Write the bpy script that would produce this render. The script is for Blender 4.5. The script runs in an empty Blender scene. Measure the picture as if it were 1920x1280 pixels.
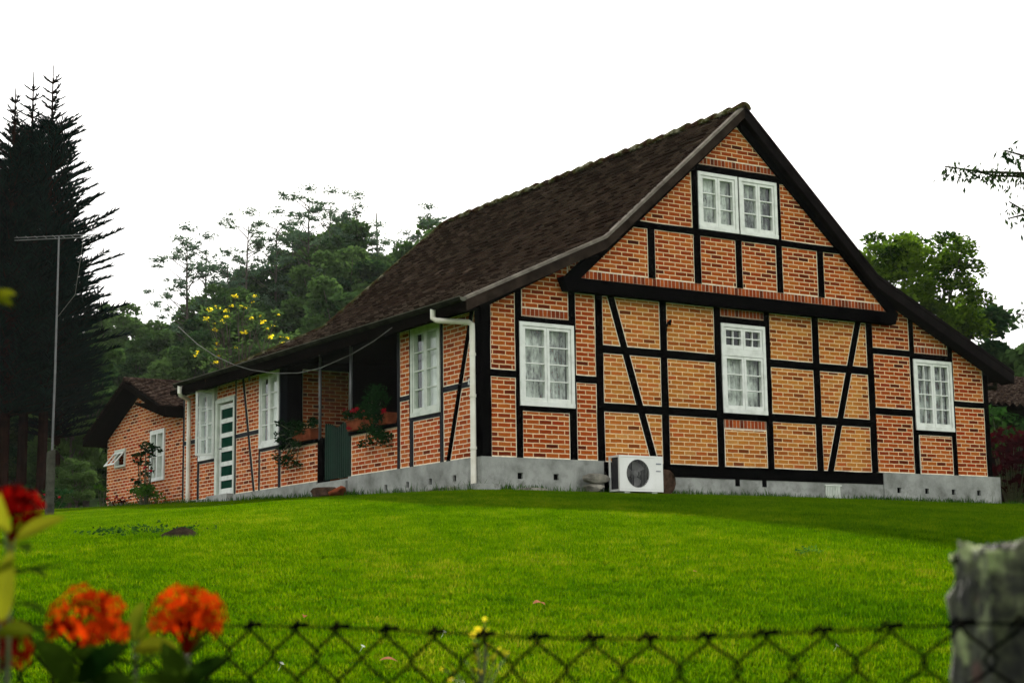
import bpy, bmesh, math, random
import numpy as np
from mathutils import Vector, Matrix
R = math.radians
random.seed(7); rng = np.random.default_rng(7)
SC = bpy.context.scene
COL = SC.collection

# ------------------------------------------------------------------ camera
CAM = Vector((-12.502, -20.486, -1.585))
YAW, PITCH, ROLL, FPX = R(32.4596), R(8.8269), R(-0.7687), 3167.14
Fv = Vector((math.sin(YAW)*math.cos(PITCH), math.cos(YAW)*math.cos(PITCH), math.sin(PITCH)))
Rv = Vector((math.cos(YAW), -math.sin(YAW), 0)); Uv = Rv.cross(Fv)
R2 = Rv*math.cos(ROLL) + Uv*math.sin(ROLL); U2 = -Rv*math.sin(ROLL) + Uv*math.cos(ROLL)
cd = bpy.data.cameras.new('camera'); cam = bpy.data.objects.new('camera', cd); COL.objects.link(cam)
cam.matrix_world = Matrix(((R2.x, U2.x, -Fv.x, CAM.x), (R2.y, U2.y, -Fv.y, CAM.y), (R2.z, U2.z, -Fv.z, CAM.z), (0, 0, 0, 1)))
cd.sensor_width = 36; cd.lens = FPX/1920*36; cd.clip_start = .05; cd.clip_end = 2000
cd.dof.use_dof = True; cd.dof.focus_distance = 24.5; cd.dof.aperture_fstop = 8.5
SC.camera = cam

# ------------------------------------------------------------------ sky and sun
SUN_DIR = Vector((-1.0, -1.55, -1.0)).normalized()      # the way the light travels: from behind the house, to the right
sun_el = math.asin(-SUN_DIR.z); sun_az = math.atan2(-SUN_DIR.x, -SUN_DIR.y)
w = bpy.data.worlds.new("World"); SC.world = w; w.use_nodes = True
nt = w.node_tree; bg = nt.nodes['Background']
sky = nt.nodes.new('ShaderNodeTexSky'); sky.sky_type = 'NISHITA'; sky.sun_disc = False
sky.sun_elevation = sun_el; sky.sun_rotation = sun_az; sky.air_density = 1.0; sky.dust_density = 4.0
mul = nt.nodes.new('ShaderNodeMix'); mul.data_type = 'RGBA'; mul.blend_type = 'MIX'
mul.inputs[0].default_value = .93
tc = nt.nodes.new('ShaderNodeTexCoord'); nz = nt.nodes.new('ShaderNodeTexNoise'); nz.inputs['Scale'].default_value = 1.3; nz.inputs['Detail'].default_value = 3
cr = nt.nodes.new('ShaderNodeValToRGB'); cr.color_ramp.elements[0].position = .36; cr.color_ramp.elements[1].position = .6
cr.color_ramp.elements[0].color = (6.2, 6.3, 6.3, 1); cr.color_ramp.elements[1].color = (14.2, 14.2, 14.1, 1)
nt.links.new(tc.outputs['Generated'], nz.inputs['Vector']); nt.links.new(nz.outputs['Fac'], cr.inputs[0])
nt.links.new(sky.outputs[0], mul.inputs[6]); nt.links.new(cr.outputs[0], mul.inputs[7])
sz = nt.nodes.new('ShaderNodeSeparateXYZ'); nt.links.new(tc.outputs['Generated'], sz.inputs[0])
gm = nt.nodes.new('ShaderNodeMapRange'); gm.inputs['From Min'].default_value = 0; gm.inputs['From Max'].default_value = 1; gm.inputs['To Min'].default_value = .46; gm.inputs['To Max'].default_value = 1.38
nt.links.new(sz.outputs['Z'], gm.inputs['Value'])
gx_ = nt.nodes.new('ShaderNodeMix'); gx_.data_type = 'RGBA'; gx_.blend_type = 'MULTIPLY'; gx_.inputs[0].default_value = 1
nt.links.new(mul.outputs[2], gx_.inputs[6]); nt.links.new(gm.outputs[0], gx_.inputs[7])
nt.links.new(gx_.outputs[2], bg.inputs['Color']); bg.inputs['Strength'].default_value = .06
sd = bpy.data.lights.new('sun', 'SUN'); sd.energy = 4.6; sd.angle = R(1.2); sd.color = (1, .95, .84)
so = bpy.data.objects.new('sun', sd); COL.objects.link(so); so.rotation_euler = SUN_DIR.to_track_quat('-Z', 'Y').to_euler(); so.location = (20, 30, 40)
vs = SC.view_settings; SC.display_settings.display_device = 'sRGB'
vs.view_transform = 'Standard'; vs.look = 'None'; vs.exposure = 1.66; vs.gamma = 1

# ------------------------------------------------------------------ helpers
def ray(px, py):
    return (Fv + R2*((px-960)/FPX) + U2*((640-py)/FPX)).normalized()
def at_dist(px, py, d): return CAM + ray(px, py)*d
def az_pos(px, d):                                        # a spot on the map: compass direction of a column and a distance
    a = YAW + math.atan((px-960)/FPX); return CAM.x + d*math.sin(a), CAM.y + d*math.cos(a)
def smooth(a, b, x):
    t = min(1, max(0, (x-a)/(b-a))); return t*t*(3-2*t)
def hillh(x, y):
    def g(cx, cy, h, s, s2): return h*math.exp(-((x-cx)**2/s**2 + (y-cy)**2/s2**2))
    return (g(33, 66, 6.0, 20, 26) + g(10, 66, 3.0, 22, 24) + g(60, 80, 5, 30, 40) + g(55, 20, 2, 26, 26)) * smooth(18, 46, y + max(0, x-18)*.8)
def terr(x, y):
    dx = max(0, -x); dy = max(0, -y); d = min(27, math.hypot(dx, dy))
    z = .04*max(0, min(16.5, y)) - (.072*d + .0029*d*d)
    z += .012*math.sin(x*.9+1)*math.sin(y*.7) * min(1, d)
    return z + hillh(x, y)
def ground_at(px, py):
    r = ray(px, py); t = 4.
    while t < 80:
        p = CAM + r*t
        if p.z < terr(p.x, p.y): return Vector((p.x, p.y, terr(p.x, p.y)))
        t += .05
    return p

def nodes_mat(name):
    m = bpy.data.materials.new(name); m.use_nodes = True
    return m, m.node_tree, m.node_tree.nodes['Principled BSDF']
def ramp(nt, src, stops, interp='LINEAR'):
    c = nt.nodes.new('ShaderNodeValToRGB'); cr = c.color_ramp; cr.interpolation = interp
    while len(cr.elements) < len(stops): cr.elements.new(.5)
    for e, (p, col) in zip(cr.elements, stops): e.position = p; e.color = (*col, 1)
    nt.links.new(src, c.inputs[0]); return c.outputs[0]
def noise(nt, vec, scale, detail=4, rough=.55):
    n = nt.nodes.new('ShaderNodeTexNoise'); n.inputs['Scale'].default_value = scale
    n.inputs['Detail'].default_value = detail; n.inputs['Roughness'].default_value = rough
    if vec: nt.links.new(vec, n.inputs['Vector'])
    return n.outputs['Fac']
def bump(nt, b, h, strength, dist=.01):
    n = nt.nodes.new('ShaderNodeBump'); n.inputs['Strength'].default_value = strength; n.inputs['Distance'].default_value = dist
    nt.links.new(h, n.inputs['Height']); nt.links.new(n.outputs[0], b.inputs['Normal'])
def mixc(nt, fac, a, b, mode='MIX'):
    n = nt.nodes.new('ShaderNodeMix'); n.data_type = 'RGBA'; n.blend_type = mode
    for i, v in ((0, fac), (6, a), (7, b)):
        if isinstance(v, (int, float)): n.inputs[i].default_value = v
        elif isinstance(v, tuple): n.inputs[i].default_value = (*v, 1)
        else: nt.links.new(v, n.inputs[i])
    return n.outputs[2]
def matte(nt, b):
    """weathered, shine-free surface: swap the glossy shader for a plain diffuse one"""
    d = nt.nodes.new('ShaderNodeBsdfDiffuse'); d.inputs['Roughness'].default_value = .6
    for a, c in (('Base Color', 'Color'), ('Normal', 'Normal')):
        if b.inputs[a].links: nt.links.new(b.inputs[a].links[0].from_socket, d.inputs[c])
    for l in list(b.outputs[0].links): nt.links.new(d.outputs[0], l.to_socket)
    return d
def simple(name, stops, scale=8, rough=.8, bscale=40, bstr=.3, spec=.3, metal=0, detail=5, coord='Object', tr=0):
    m, nt, b = nodes_mat(name)
    tc = nt.nodes.new('ShaderNodeTexCoord'); v = tc.outputs[coord]
    c = ramp(nt, noise(nt, v, scale, detail), stops)
    nt.links.new(c, b.inputs['Base Color']); b.inputs['Roughness'].default_value = rough
    b.inputs['Specular IOR Level'].default_value = spec; b.inputs['Metallic'].default_value = metal
    if bstr: bump(nt, b, noise(nt, v, bscale, 3), bstr)
    if rough >= .8: matte(nt, b)
    return m
def leaf_mat(name, dark, light, scale=.8, trans=.35, rough=.55, spec=.25, perobj=.25):
    m, nt, b = nodes_mat(name)
    tc = nt.nodes.new('ShaderNodeTexCoord'); v = tc.outputs['Object']
    n1 = noise(nt, v, scale, 2)
    oi = nt.nodes.new('ShaderNodeObjectInfo')
    at = nt.nodes.new('ShaderNodeAttribute'); at.attribute_name = 'tint'
    def mth(op, a, bb):
        k = nt.nodes.new('ShaderNodeMath'); k.operation = op
        for i, q in enumerate((a, bb)):
            if isinstance(q, (int, float)): k.inputs[i].default_value = q
            else: nt.links.new(q, k.inputs[i])
        return k.outputs[0]
    f = mth('ADD', mth('MULTIPLY', n1, .7), mth('MULTIPLY', at.outputs['Fac'], .45))
    f = mth('ADD', f, mth('MULTIPLY', mth('SUBTRACT', oi.outputs['Random'], .5), perobj))
    mid = tuple((a+c)/2 for a, c in zip(dark, light))
    c = ramp(nt, f, [(.3, dark), (.55, mid), (.85, light)])
    nt.links.new(c, b.inputs['Base Color']); b.inputs['Roughness'].default_value = rough; b.inputs['Specular IOR Level'].default_value = spec
    t = nt.nodes.new('ShaderNodeBsdfTranslucent'); nt.links.new(c, t.inputs['Color'])
    mx = nt.nodes.new('ShaderNodeMixShader'); mx.inputs[0].default_value = trans
    nt.links.new(b.outputs[0], mx.inputs[1]); nt.links.new(t.outputs[0], mx.inputs[2])
    nt.links.new(mx.outputs[0], nt.nodes['Material Output'].inputs['Surface'])
    matte(nt, b)
    return m
def brick_mat(name, stops, bw=.222, rh=.0687, mortar=(.62, .50, .36), ms=.0088, offset=.5):
    m, nt, b = nodes_mat(name)
    uv = nt.nodes.new('ShaderNodeUVMap'); v = uv.outputs[0]
    # hand-laid wobble
    nn = nt.nodes.new('ShaderNodeTexNoise'); nn.inputs['Scale'].default_value = 9; nn.inputs['Detail'].default_value = 3
    nt.links.new(v, nn.inputs['Vector'])
    sub = nt.nodes.new('ShaderNodeVectorMath'); sub.operation = 'SUBTRACT'; nt.links.new(nn.outputs['Color'], sub.inputs[0]); sub.inputs[1].default_value = (.5, .5, .5)
    sc = nt.nodes.new('ShaderNodeVectorMath'); sc.operation = 'SCALE'; nt.links.new(sub.outputs[0], sc.inputs[0]); sc.inputs['Scale'].default_value = .014
    ad = nt.nodes.new('ShaderNodeVectorMath'); ad.operation = 'ADD'; nt.links.new(v, ad.inputs[0]); nt.links.new(sc.outputs[0], ad.inputs[1])
    bt = nt.nodes.new('ShaderNodeTexBrick'); nt.links.new(ad.outputs[0], bt.inputs['Vector'])
    bt.offset = offset
    bt.inputs['Scale'].default_value = 1; bt.inputs['Brick Width'].default_value = bw; bt.inputs['Row Height'].default_value = rh
    bt.inputs['Mortar Size'].default_value = ms; bt.inputs['Mortar Smooth'].default_value = .25
    bt.inputs['Color1'].default_value = (0, 0, 0, 1); bt.inputs['Color2'].default_value = (1, 1, 1, 1); bt.inputs['Mortar'].default_value = (.5, .5, .5, 1)
    c = ramp(nt, bt.outputs['Color'], stops)
    n2 = noise(nt, v, 45, 4, .7)
    c = mixc(nt, .55, c, ramp(nt, n2, [(.3, (.45, .42, .4)), (.65, (1.15, 1.12, 1.1))]), 'MULTIPLY')
    n3 = noise(nt, v, 1.7, 3)
    c = mixc(nt, .6, c, ramp(nt, n3, [(.3, (.72, .7, .68)), (.65, (1.1, 1.1, 1.1))]), 'MULTIPLY')
    mo = mixc(nt, .5, mortar, ramp(nt, noise(nt, v, 14, 3), [(.3, (.5, .5, .5)), (.7, (1.1, 1.1, 1.1))]), 'MULTIPLY')
    out = mixc(nt, bt.outputs['Fac'], c, mo)
    nt.links.new(out, b.inputs['Base Color']); b.inputs['Roughness'].default_value = .9; b.inputs['Specular IOR Level'].default_value = .15
    inv = nt.nodes.new('ShaderNodeMath'); inv.operation = 'MULTIPLY_ADD'; inv.inputs[1].default_value = -1
    nt.links.new(bt.outputs['Fac'], inv.inputs[0]); nt.links.new(noise(nt, v, 60, 3), inv.inputs[2])
    bump(nt, b, inv.outputs[0], .55, .008); matte(nt, b)
    return m

M = {}
M['brick_tan'] = brick_mat('brick_tan', [(0, (.16, .04, .012)), (.10, (.36, .09, .018)), (.35, (.47, .15, .024)), (.65, (.56, .23, .042)), (.88, (.50, .11, .024)), (1, (.60, .29, .075))], mortar=(.82, .61, .33))
M['brick_red'] = brick_mat('brick_red', [(0, (.06, .012, .007)), (.08, (.20, .030, .010)), (.3, (.36, .056, .012)), (.6, (.44, .090, .016)), (.85, (.52, .15, .026)), (1, (.36, .042, .011))], mortar=(.82, .60, .35))
M['brick_side'] = brick_mat('brick_side', [(0, (.12, .025, .013)), (.12, (.30, .055, .018)), (.4, (.48, .10, .028)), (.7, (.58, .17, .045)), (1, (.48, .075, .026))], mortar=(.88, .69, .47))
M['soldier'] = brick_mat('brick_soldier', [(0, (.12, .025, .012)), (.4, (.32, .055, .015)), (1, (.46, .10, .02))], bw=.074, rh=.14, ms=.006, offset=0)
M['lime'] = simple('lime_edge', [(.3, (.6, .54, .42)), (.6, (.90, .82, .66))], 12, .9)
M['timber'] = simple('black_timber', [(.3, (.0006, .0006, .0008)), (.72, (.003, .0026, .0026))], 9, .85, 30, .8, .03)
M['timber_blue'] = simple('blue_black_timber', [(.3, (.003, .004, .006)), (.7, (.010, .012, .016))], 6, .7, 30, .5, .12)
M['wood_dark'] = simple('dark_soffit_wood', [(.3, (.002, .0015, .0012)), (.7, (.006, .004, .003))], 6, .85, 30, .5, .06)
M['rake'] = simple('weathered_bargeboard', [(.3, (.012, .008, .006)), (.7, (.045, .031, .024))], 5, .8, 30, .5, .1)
M['rake_shaded'] = simple('shaded_bargeboard', [(.3, (.004, .003, .003)), (.7, (.012, .009, .009))], 5, .8, 30, .5, .1)  # right-hand copy of the bargeboard, its shade put into the colour
M['flash'] = simple('zinc_flashing', [(.3, (.12, .10, .085)), (.7, (.27, .235, .20))], 6, .85, 30, .3)
M['white'] = simple('white_paint', [(.25, (.50, .52, .47)), (.55, (.68, .70, .65))], 7, .55, 25, .25, .4)
M['white_old'] = simple('old_white_paint', [(.25, (.40, .45, .38)), (.55, (.58, .62, .54))], 7, .6, 25, .3, .3)
M['pipe'] = simple('cream_pvc', [(.3, (.60, .57, .46)), (.6, (.78, .76, .66))], 3, .45, 25, .1, .4)
M['gutter'] = simple('mossy_gutter', [(.35, (.006, .007, .004)), (.65, (.022, .023, .014))], 5, .85, 30, .4)
M['gutter_lip'] = simple('gutter_lip', [(.3, (.07, .07, .055)), (.7, (.17, .165, .13))], 5, .85)
M['plaster'] = None
m, nt, b = nodes_mat('grey_plaster'); M['plaster'] = m
tc = nt.nodes.new('ShaderNodeTexCoord'); v = tc.outputs['Object']
c = ramp(nt, noise(nt, v, 2.2, 6, .65), [(.32, (.17, .175, .155)), (.47, (.28, .29, .265)), (.62, (.37, .38, .35))])
st = ramp(nt, noise(nt, v, 5, 6, .7), [(.50, (0, 0, 0)), (.68, (1, 1, 1))])
sep = nt.nodes.new('ShaderNodeSeparateXYZ'); nt.links.new(v, sep.inputs[0])
mr = nt.nodes.new('ShaderNodeMapRange'); mr.inputs['From Min'].default_value = .45; mr.inputs['From Max'].default_value = -.05; nt.links.new(sep.outputs['Z'], mr.inputs['Value'])
fm = nt.nodes.new('ShaderNodeMath'); fm.operation = 'MULTIPLY'; nt.links.new(st, fm.inputs[0]); nt.links.new(mr.outputs[0], fm.inputs[1])
c = mixc(nt, fm.outputs[0], c, (.06, .06, .045))
nt.links.new(c, b.inputs['Base Color']); b.inputs['Roughness'].default_value = .9; bump(nt, b, noise(nt, v, 30, 4), .35); matte(nt, b)
M['stone'] = simple('old_stone', [(.3, (.06, .055, .045)), (.5, (.18, .17, .14)), (.7, (.34, .32, .26))], 5, .9, 18, .8)
M['log'] = simple('old_log', [(.3, (.02, .012, .008)), (.7, (.10, .06, .04))], 9, .9, 30, .8)
M['void'] = simple('dark_inside', [(.3, (.004, .004, .004)), (.7, (.007, .007, .007))], 3, 1, 30, 0, 0)  # near-black colour painted for unlit insides; the joist ends wear it too
M['green_paint'] = simple('green_paint', [(.3, (.001, .012, .006)), (.7, (.003, .030, .014))], 4, .6, 30, .2, .08)
M['door_green'] = simple('green_door_panel', [(.3, (.004, .028, .017)), (.7, (.010, .050, .032))], 4, .85, 30, .1, .1)
M['terracotta'] = simple('terracotta', [(.3, (.16, .04, .018)), (.7, (.32, .09, .04))], 8, .85, 40, .3)
M['old_wood'] = simple('old_grey_wood', [(.3, (.03, .03, .024)), (.7, (.09, .09, .07))], 8, .9, 30, .6)
M['metal_grey'] = simple('grey_metal', [(.3, (.10, .10, .10)), (.7, (.22, .22, .22))], 5, .5, 30, .1, .5)
M['pole_white'] = simple('pale_pole', [(.3, (.07, .072, .075)), (.7, (.15, .152, .155))], 5, .5, 30, .1, .5)
M['ac_white'] = simple('ac_casing', [(.3, (.62, .63, .58)), (.7, (.74, .75, .71))], 3, .4, 30, .03, .5)
M['ac_dark'] = simple('ac_dark', [(.3, (.01, .01, .012)), (.7, (.03, .03, .035))], 20, .6, 60, .3)
M['ac_grille'] = simple('ac_grille', [(.3, (.10, .10, .10)), (.7, (.20, .20, .19))], 10, .5, 60, .1)
M['ac_mark'] = simple('ac_marking', [(.3, (.10, .11, .13)), (.7, (.22, .23, .26))], 20, .6, 60, 0)
M['wire'] = simple('black_wire', [(.4, (.001, .002, .002)), (.75, (.010, .006, .003))], 30, .8, 200, .5, .06)
M['cable'] = simple('grey_cable', [(.3, (.10, .10, .09)), (.7, (.19, .19, .17))], 5, .85, 30, 0)
M['bark_red'] = simple('red_bark', [(.3, (.004, .002, .0015)), (.7, (.022, .009, .006))], 5, .9, 25, .8)
M['bark_grey'] = simple('grey_bark', [(.3, (.03, .026, .02)), (.7, (.11, .095, .08))], 3, .9, 15, .8)
M['bark_dark'] = simple('dark_bark', [(.3, (.02, .018, .014)), (.7, (.07, .06, .045))], 3, .9, 15, .8)
M['soil'] = simple('dark_soil', [(.3, (.015, .011, .008)), (.7, (.05, .035, .022))], 12, .95, 40, .8)
M['conifer'] = leaf_mat('conifer_needles', (.0006, .003, .0025), (.004, .014, .010), 1.2, .08, .8, .02)
M['forest'] = leaf_mat('forest_leaves', (.010, .032, .011), (.062, .112, .028), .45, .25, .6, .12, .5)
M['euc'] = leaf_mat('eucalyptus_leaves', (.035, .07, .045), (.085, .135, .075), .5, .25, .6, .15, .2)
M['tree_r'] = leaf_mat('broad_leaves', (.007, .026, .002), (.12, .21, .012), .7, .4, .5, .25)
M['shrub'] = leaf_mat('shrub_leaves', (.004, .018, .004), (.025, .07, .012), 2.5, .3, .5, .25)
M['shrub_light'] = leaf_mat('light_shrub_leaves', (.012, .05, .006), (.07, .16, .015), 2.5, .35, .5, .25)
M['vine'] = leaf_mat('vine_leaves', (.002, .010, .003), (.012, .045, .010), 4, .3, .5, .25)
M['red_leaf'] = leaf_mat('dark_red_leaves', (.006, .001, .0015), (.035, .004, .006), 3, .25, .5, .2)
M['branch_leaf'] = leaf_mat('hanging_leaves', (.008, .02, .008), (.04, .07, .02), 3, .3, .5, .2)
M['red_flower'] = leaf_mat('red_petals', (.22, .003, .010), (.48, .012, .03), 20, .3, .5, .2)
M['yellow_flower'] = leaf_mat('yellow_petals', (.62, .48, .01), (.95, .82, .04), 20, .35, .5, .2)
M['white_flower'] = leaf_mat('white_petals', (.6, .6, .55), (.8, .8, .78), 20, .3, .5, .2)
M['ixora'] = leaf_mat('orange_red_petals', (.06, .0006, .0004), (.50, .034, .0015), 28, .35, .45, .3)
M['ixora_red'] = leaf_mat('deep_red_petals', (.05, .0005, .0005), (.24, .003, .002), 28, .35, .45, .3)
M['fg_leaf'] = leaf_mat('glossy_leaf', (.002, .008, .001), (.022, .042, .003), 12, .35, .6, .08)
M['fg_leaf_y'] = leaf_mat('yellow_green_leaf', (.03, .045, .002), (.15, .15, .006), 12, .45, .6, .1)
M['stem'] = simple('green_stem', [(.3, (.02, .03, .01)), (.7, (.06, .07, .02))], 20, .6)
M['dry_leaf'] = leaf_mat('dry_leaf', (.22, .06, .03), (.50, .22, .12), 20, .2)

# roof tile material: per-tile tint attribute
m, nt, b = nodes_mat('old_roof_tiles'); M['tiles'] = m
tc = nt.nodes.new('ShaderNodeTexCoord'); v = tc.outputs['Object']
at = nt.nodes.new('ShaderNodeAttribute'); at.attribute_name = 'tint'
c = ramp(nt, at.outputs['Fac'], [(0, (.010, .0058, .004)), (.35, (.016, .0095, .0065)), (.7, (.027, .0165, .0115)), (.88, (.050, .033, .024)), (1, (.12, .085, .062))])
li = ramp(nt, noise(nt, v, 30, 4, .75), [(.60, (0, 0, 0)), (.72, (.85, .85, .85))])
li2 = ramp(nt, noise(nt, v, .8, 3), [(.4, (.1, .1, .1)), (.7, (1, 1, 1))])
c = mixc(nt, mixc(nt, 1.0, li, li2, 'MULTIPLY'), c, (.085, .066, .048))
nt.links.new(c, b.inputs['Base Color']); b.inputs['Roughness'].default_value = .92; b.inputs['Specular IOR Level'].default_value = .02
bump(nt, b, noise(nt, v, 60, 3), .5); matte(nt, b)
M['ridge'] = simple('mossy_ridge_tiles', [(.3, (.012, .009, .006)), (.45, (.045, .022, .012)), (.55, (.055, .06, .016)), (.68, (.24, .22, .15))], 5, .95, 40, .8)
M['annex_tiles'] = simple('annex_tiles', [(.35, (.008, .005, .004)), (.55, (.035, .022, .016)), (.72, (.13, .10, .075))], 14, .9, 40, .7)

# glass
m, nt, b = nodes_mat('window_glass'); M['glass'] = m
nt.nodes.remove(b)
tr = nt.nodes.new('ShaderNodeBsdfTransparent'); tr.inputs[0].default_value = (.93, .96, .94, 1)
gl = nt.nodes.new('ShaderNodeBsdfGlossy'); gl.inputs['Roughness'].default_value = .03; gl.inputs['Color'].default_value = (.9, .95, .95, 1)
lw = nt.nodes.new('ShaderNodeLayerWeight'); lw.inputs['Blend'].default_value = .5
pw = nt.nodes.new('ShaderNodeMath'); pw.operation = 'POWER'; pw.inputs[1].default_value = 4; nt.links.new(lw.outputs['Facing'], pw.inputs[0])
fr = nt.nodes.new('ShaderNodeMath'); fr.operation = 'MULTIPLY_ADD'; fr.inputs[1].default_value = .8; fr.inputs[2].default_value = .05; nt.links.new(pw.outputs[0], fr.inputs[0])
mx = nt.nodes.new('ShaderNodeMixShader'); nt.links.new(fr.outputs[0], mx.inputs[0]); nt.links.new(tr.outputs[0], mx.inputs[1]); nt.links.new(gl.outputs[0], mx.inputs[2])
nt.links.new(mx.outputs[0], nt.nodes['Material Output'].inputs['Surface'])
# lace curtain
def curtain_mat(name, lo, hi, alpha):
    m, nt, b = nodes_mat(name)
    tc = nt.nodes.new('ShaderNodeTexCoord'); oi = nt.nodes.new('ShaderNodeObjectInfo')
    of = nt.nodes.new('ShaderNodeVectorMath'); of.operation = 'ADD'; sc_ = nt.nodes.new('ShaderNodeMath'); sc_.operation = 'MULTIPLY'; sc_.inputs[1].default_value = 37
    nt.links.new(oi.outputs['Random'], sc_.inputs[0]); nt.links.new(tc.outputs['Object'], of.inputs[0]); nt.links.new(sc_.outputs[0], of.inputs[1]); v = of.outputs[0]
    c = ramp(nt, noise(nt, v, 4, 4), [(.35, lo), (.6, hi)])
    nt.links.new(c, b.inputs['Base Color']); b.inputs['Roughness'].default_value = .9
    mp = nt.nodes.new('ShaderNodeMapping'); mp.inputs['Scale'].default_value = (1, 1, .35); nt.links.new(v, mp.inputs[0])
    a = ramp(nt, noise(nt, mp.outputs[0], 11, 5, .65), [(.38, (alpha[0],)*3), (.58, (alpha[1],)*3)])
    nt.links.new(a, b.inputs['Alpha'])
    return m
M['lace'] = curtain_mat('lace_curtain', (.45, .47, .42), (.80, .82, .77), (.25, 1))
M['lace_thin'] = curtain_mat('thin_lace_curtain', (.30, .32, .30), (.70, .73, .68), (.0, .85))
M['blind'] = curtain_mat('white_blind', (.70, .72, .68), (.85, .87, .83), (.9, 1))

# grass blades
m, nt, b = nodes_mat('grass_blades'); M['grass'] = m
ge = nt.nodes.new('ShaderNodeNewGeometry'); v = ge.outputs['Position']
oi = nt.nodes.new('ShaderNodeObjectInfo')
n1 = noise(nt, v, .45, 4, .65); n2 = noise(nt, v, 3.5, 4, .65)
k = nt.nodes.new('ShaderNodeMath'); k.operation = 'MULTIPLY_ADD'; k.inputs[1].default_value = .38; nt.links.new(oi.outputs['Random'], k.inputs[0])
k1 = nt.nodes.new('ShaderNodeMath'); k1.operation = 'MULTIPLY'; k1.inputs[1].default_value = .7; nt.links.new(n2, k1.inputs[0]); nt.links.new(k1.outputs[0], k.inputs[2])
k2 = nt.nodes.new('ShaderNodeMath'); k2.operation = 'MULTIPLY_ADD'; k2.inputs[1].default_value = .75; nt.links.new(n1, k2.inputs[0]); nt.links.new(k.outputs[0], k2.inputs[2])
k3 = nt.nodes.new('ShaderNodeMath'); k3.operation = 'SUBTRACT'; k3.inputs[1].default_value = .33; nt.links.new(k2.outputs[0], k3.inputs[0])
c = ramp(nt, k3.outputs[0], [(.2, (.009, .040, .0003)), (.5, (.043, .108, .0003)), (.75, (.092, .158, .0004)), (1.0, (.20, .20, .010))])
nt.links.new(c, b.inputs['Base Color']); b.inputs['Roughness'].default_value = .7; b.inputs['Specular IOR Level'].default_value = .03
t = nt.nodes.new('ShaderNodeBsdfTranslucent'); nt.links.new(c, t.inputs['Color'])
mx = nt.nodes.new('ShaderNodeMixShader'); mx.inputs[0].default_value = .4
nt.links.new(b.outputs[0], mx.inputs[1]); nt.links.new(t.outputs[0], mx.inputs[2]); nt.links.new(mx.outputs[0], nt.nodes['Material Output'].inputs['Surface']); matte(nt, b)
M['turf'] = simple('turf', [(.3, (.015, .045, .001)), (.55, (.03, .08, .0012)), (.75, (.06, .11, .002))], 6, .95, 60, .8, .05)
M['forest_floor'] = simple('forest_floor', [(.3, (.008, .015, .006)), (.7, (.025, .04, .014))], 1, .95, 5, .8, .05)

class MB:
    """collects faces; build() links them as one mesh object"""
    def __init__(s): s.v = []; s.f = []; s.m = []; s.uv = []; s.t = []
    def face(s, pts, mi=0, uv=None, t=.5):
        n = len(s.v); s.v += [tuple(p) for p in pts]; s.f.append(tuple(range(n, n+len(pts)))); s.m.append(mi)
        s.uv += uv if uv else [(0, 0)]*len(pts); s.t += [t]*len(pts)
    def prism(s, a, b, mi=0, t=.5):                       # two matching outlines
        n = len(a); s.face(a, mi, t=t); s.face(b[::-1], mi, t=t)
        for i in range(n): s.face([a[i], b[i], b[(i+1) % n], a[(i+1) % n]], mi, t=t)
    def box(s, x0, x1, y0, y1, z0, z1, mi=0, t=.5):
        s.prism([(x0, y0, z0), (x1, y0, z0), (x1, y1, z0), (x0, y1, z0)], [(x0, y0, z1), (x1, y0, z1), (x1, y1, z1), (x0, y1, z1)], mi, t)
    def tube(s, pts, rad, mi=0, n=6, t=.5, cap=True):
        pts = [Vector(p) for p in pts]; k = len(pts)
        rad = rad if isinstance(rad, (list, tuple)) else [rad]*k
        rings = []; up0 = None
        for i, p in enumerate(pts):
            d = (pts[min(i+1, k-1)] - pts[max(i-1, 0)]).normalized()
            if up0 is None: up0 = d.orthogonal().normalized()
            up0 = (up0 - d*up0.dot(d)); up0 = up0.normalized() if up0.length > 1e-6 else d.orthogonal().normalized()
            sd_ = d.cross(up0)
            rings.append([p + (up0*math.cos(2*math.pi*j/n) + sd_*math.sin(2*math.pi*j/n))*rad[i] for j in range(n)])
        for a, b in zip(rings[:-1], rings[1:]):
            for j in range(n): s.face([a[j], a[(j+1) % n], b[(j+1) % n], b[j]], mi, t=t)
        if cap: s.face(rings[0][::-1], mi, t=t); s.face(rings[-1], mi, t=t)
    def quads(s, P, T=None, mi=0):
        n0 = len(s.v); P = P.reshape(-1, 4, 3); k = len(P)
        s.v += P.reshape(-1, 3).tolist(); s.f += (np.arange(k*4).reshape(k, 4)+n0).tolist(); s.m += [mi]*k
        s.uv += [(0, 0)]*(4*k); s.t += (np.repeat(T, 4).tolist() if T is not None else [.5]*(4*k))
    def build(s, name, mats, parent=None, smooth=False, recalc=True, weld=False):
        me = bpy.data.meshes.new(name); me.from_pydata(s.v, [], s.f)
        mats = mats if isinstance(mats, list) else [mats]
        for q in mats: me.materials.append(q)
        me.polygons.foreach_set('material_index', s.m)
        ul = me.uv_layers.new(name='UVMap')
        li = np.zeros(len(me.loops), int); me.loops.foreach_get('vertex_index', li)
        ul.data.foreach_set('uv', np.array(s.uv, float)[li].ravel())
        a = me.attributes.new('tint', 'FLOAT', 'POINT'); a.data.foreach_set('value', np.array(s.t, float))
        weld = weld or recalc
        if weld:
            bm = bmesh.new(); bm.from_mesh(me)
            if weld: bmesh.ops.remove_doubles(bm, verts=bm.verts, dist=1e-4)
            if recalc:
                bmesh.ops.recalc_face_normals(bm, faces=bm.faces)
            bm.to_mesh(me); bm.free()
        if smooth: me.polygons.foreach_set('use_smooth', [True]*len(me.polygons))
        o = bpy.data.objects.new(name, me); COL.objects.link(o)
        if parent: o.parent = parent
        return o
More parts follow.
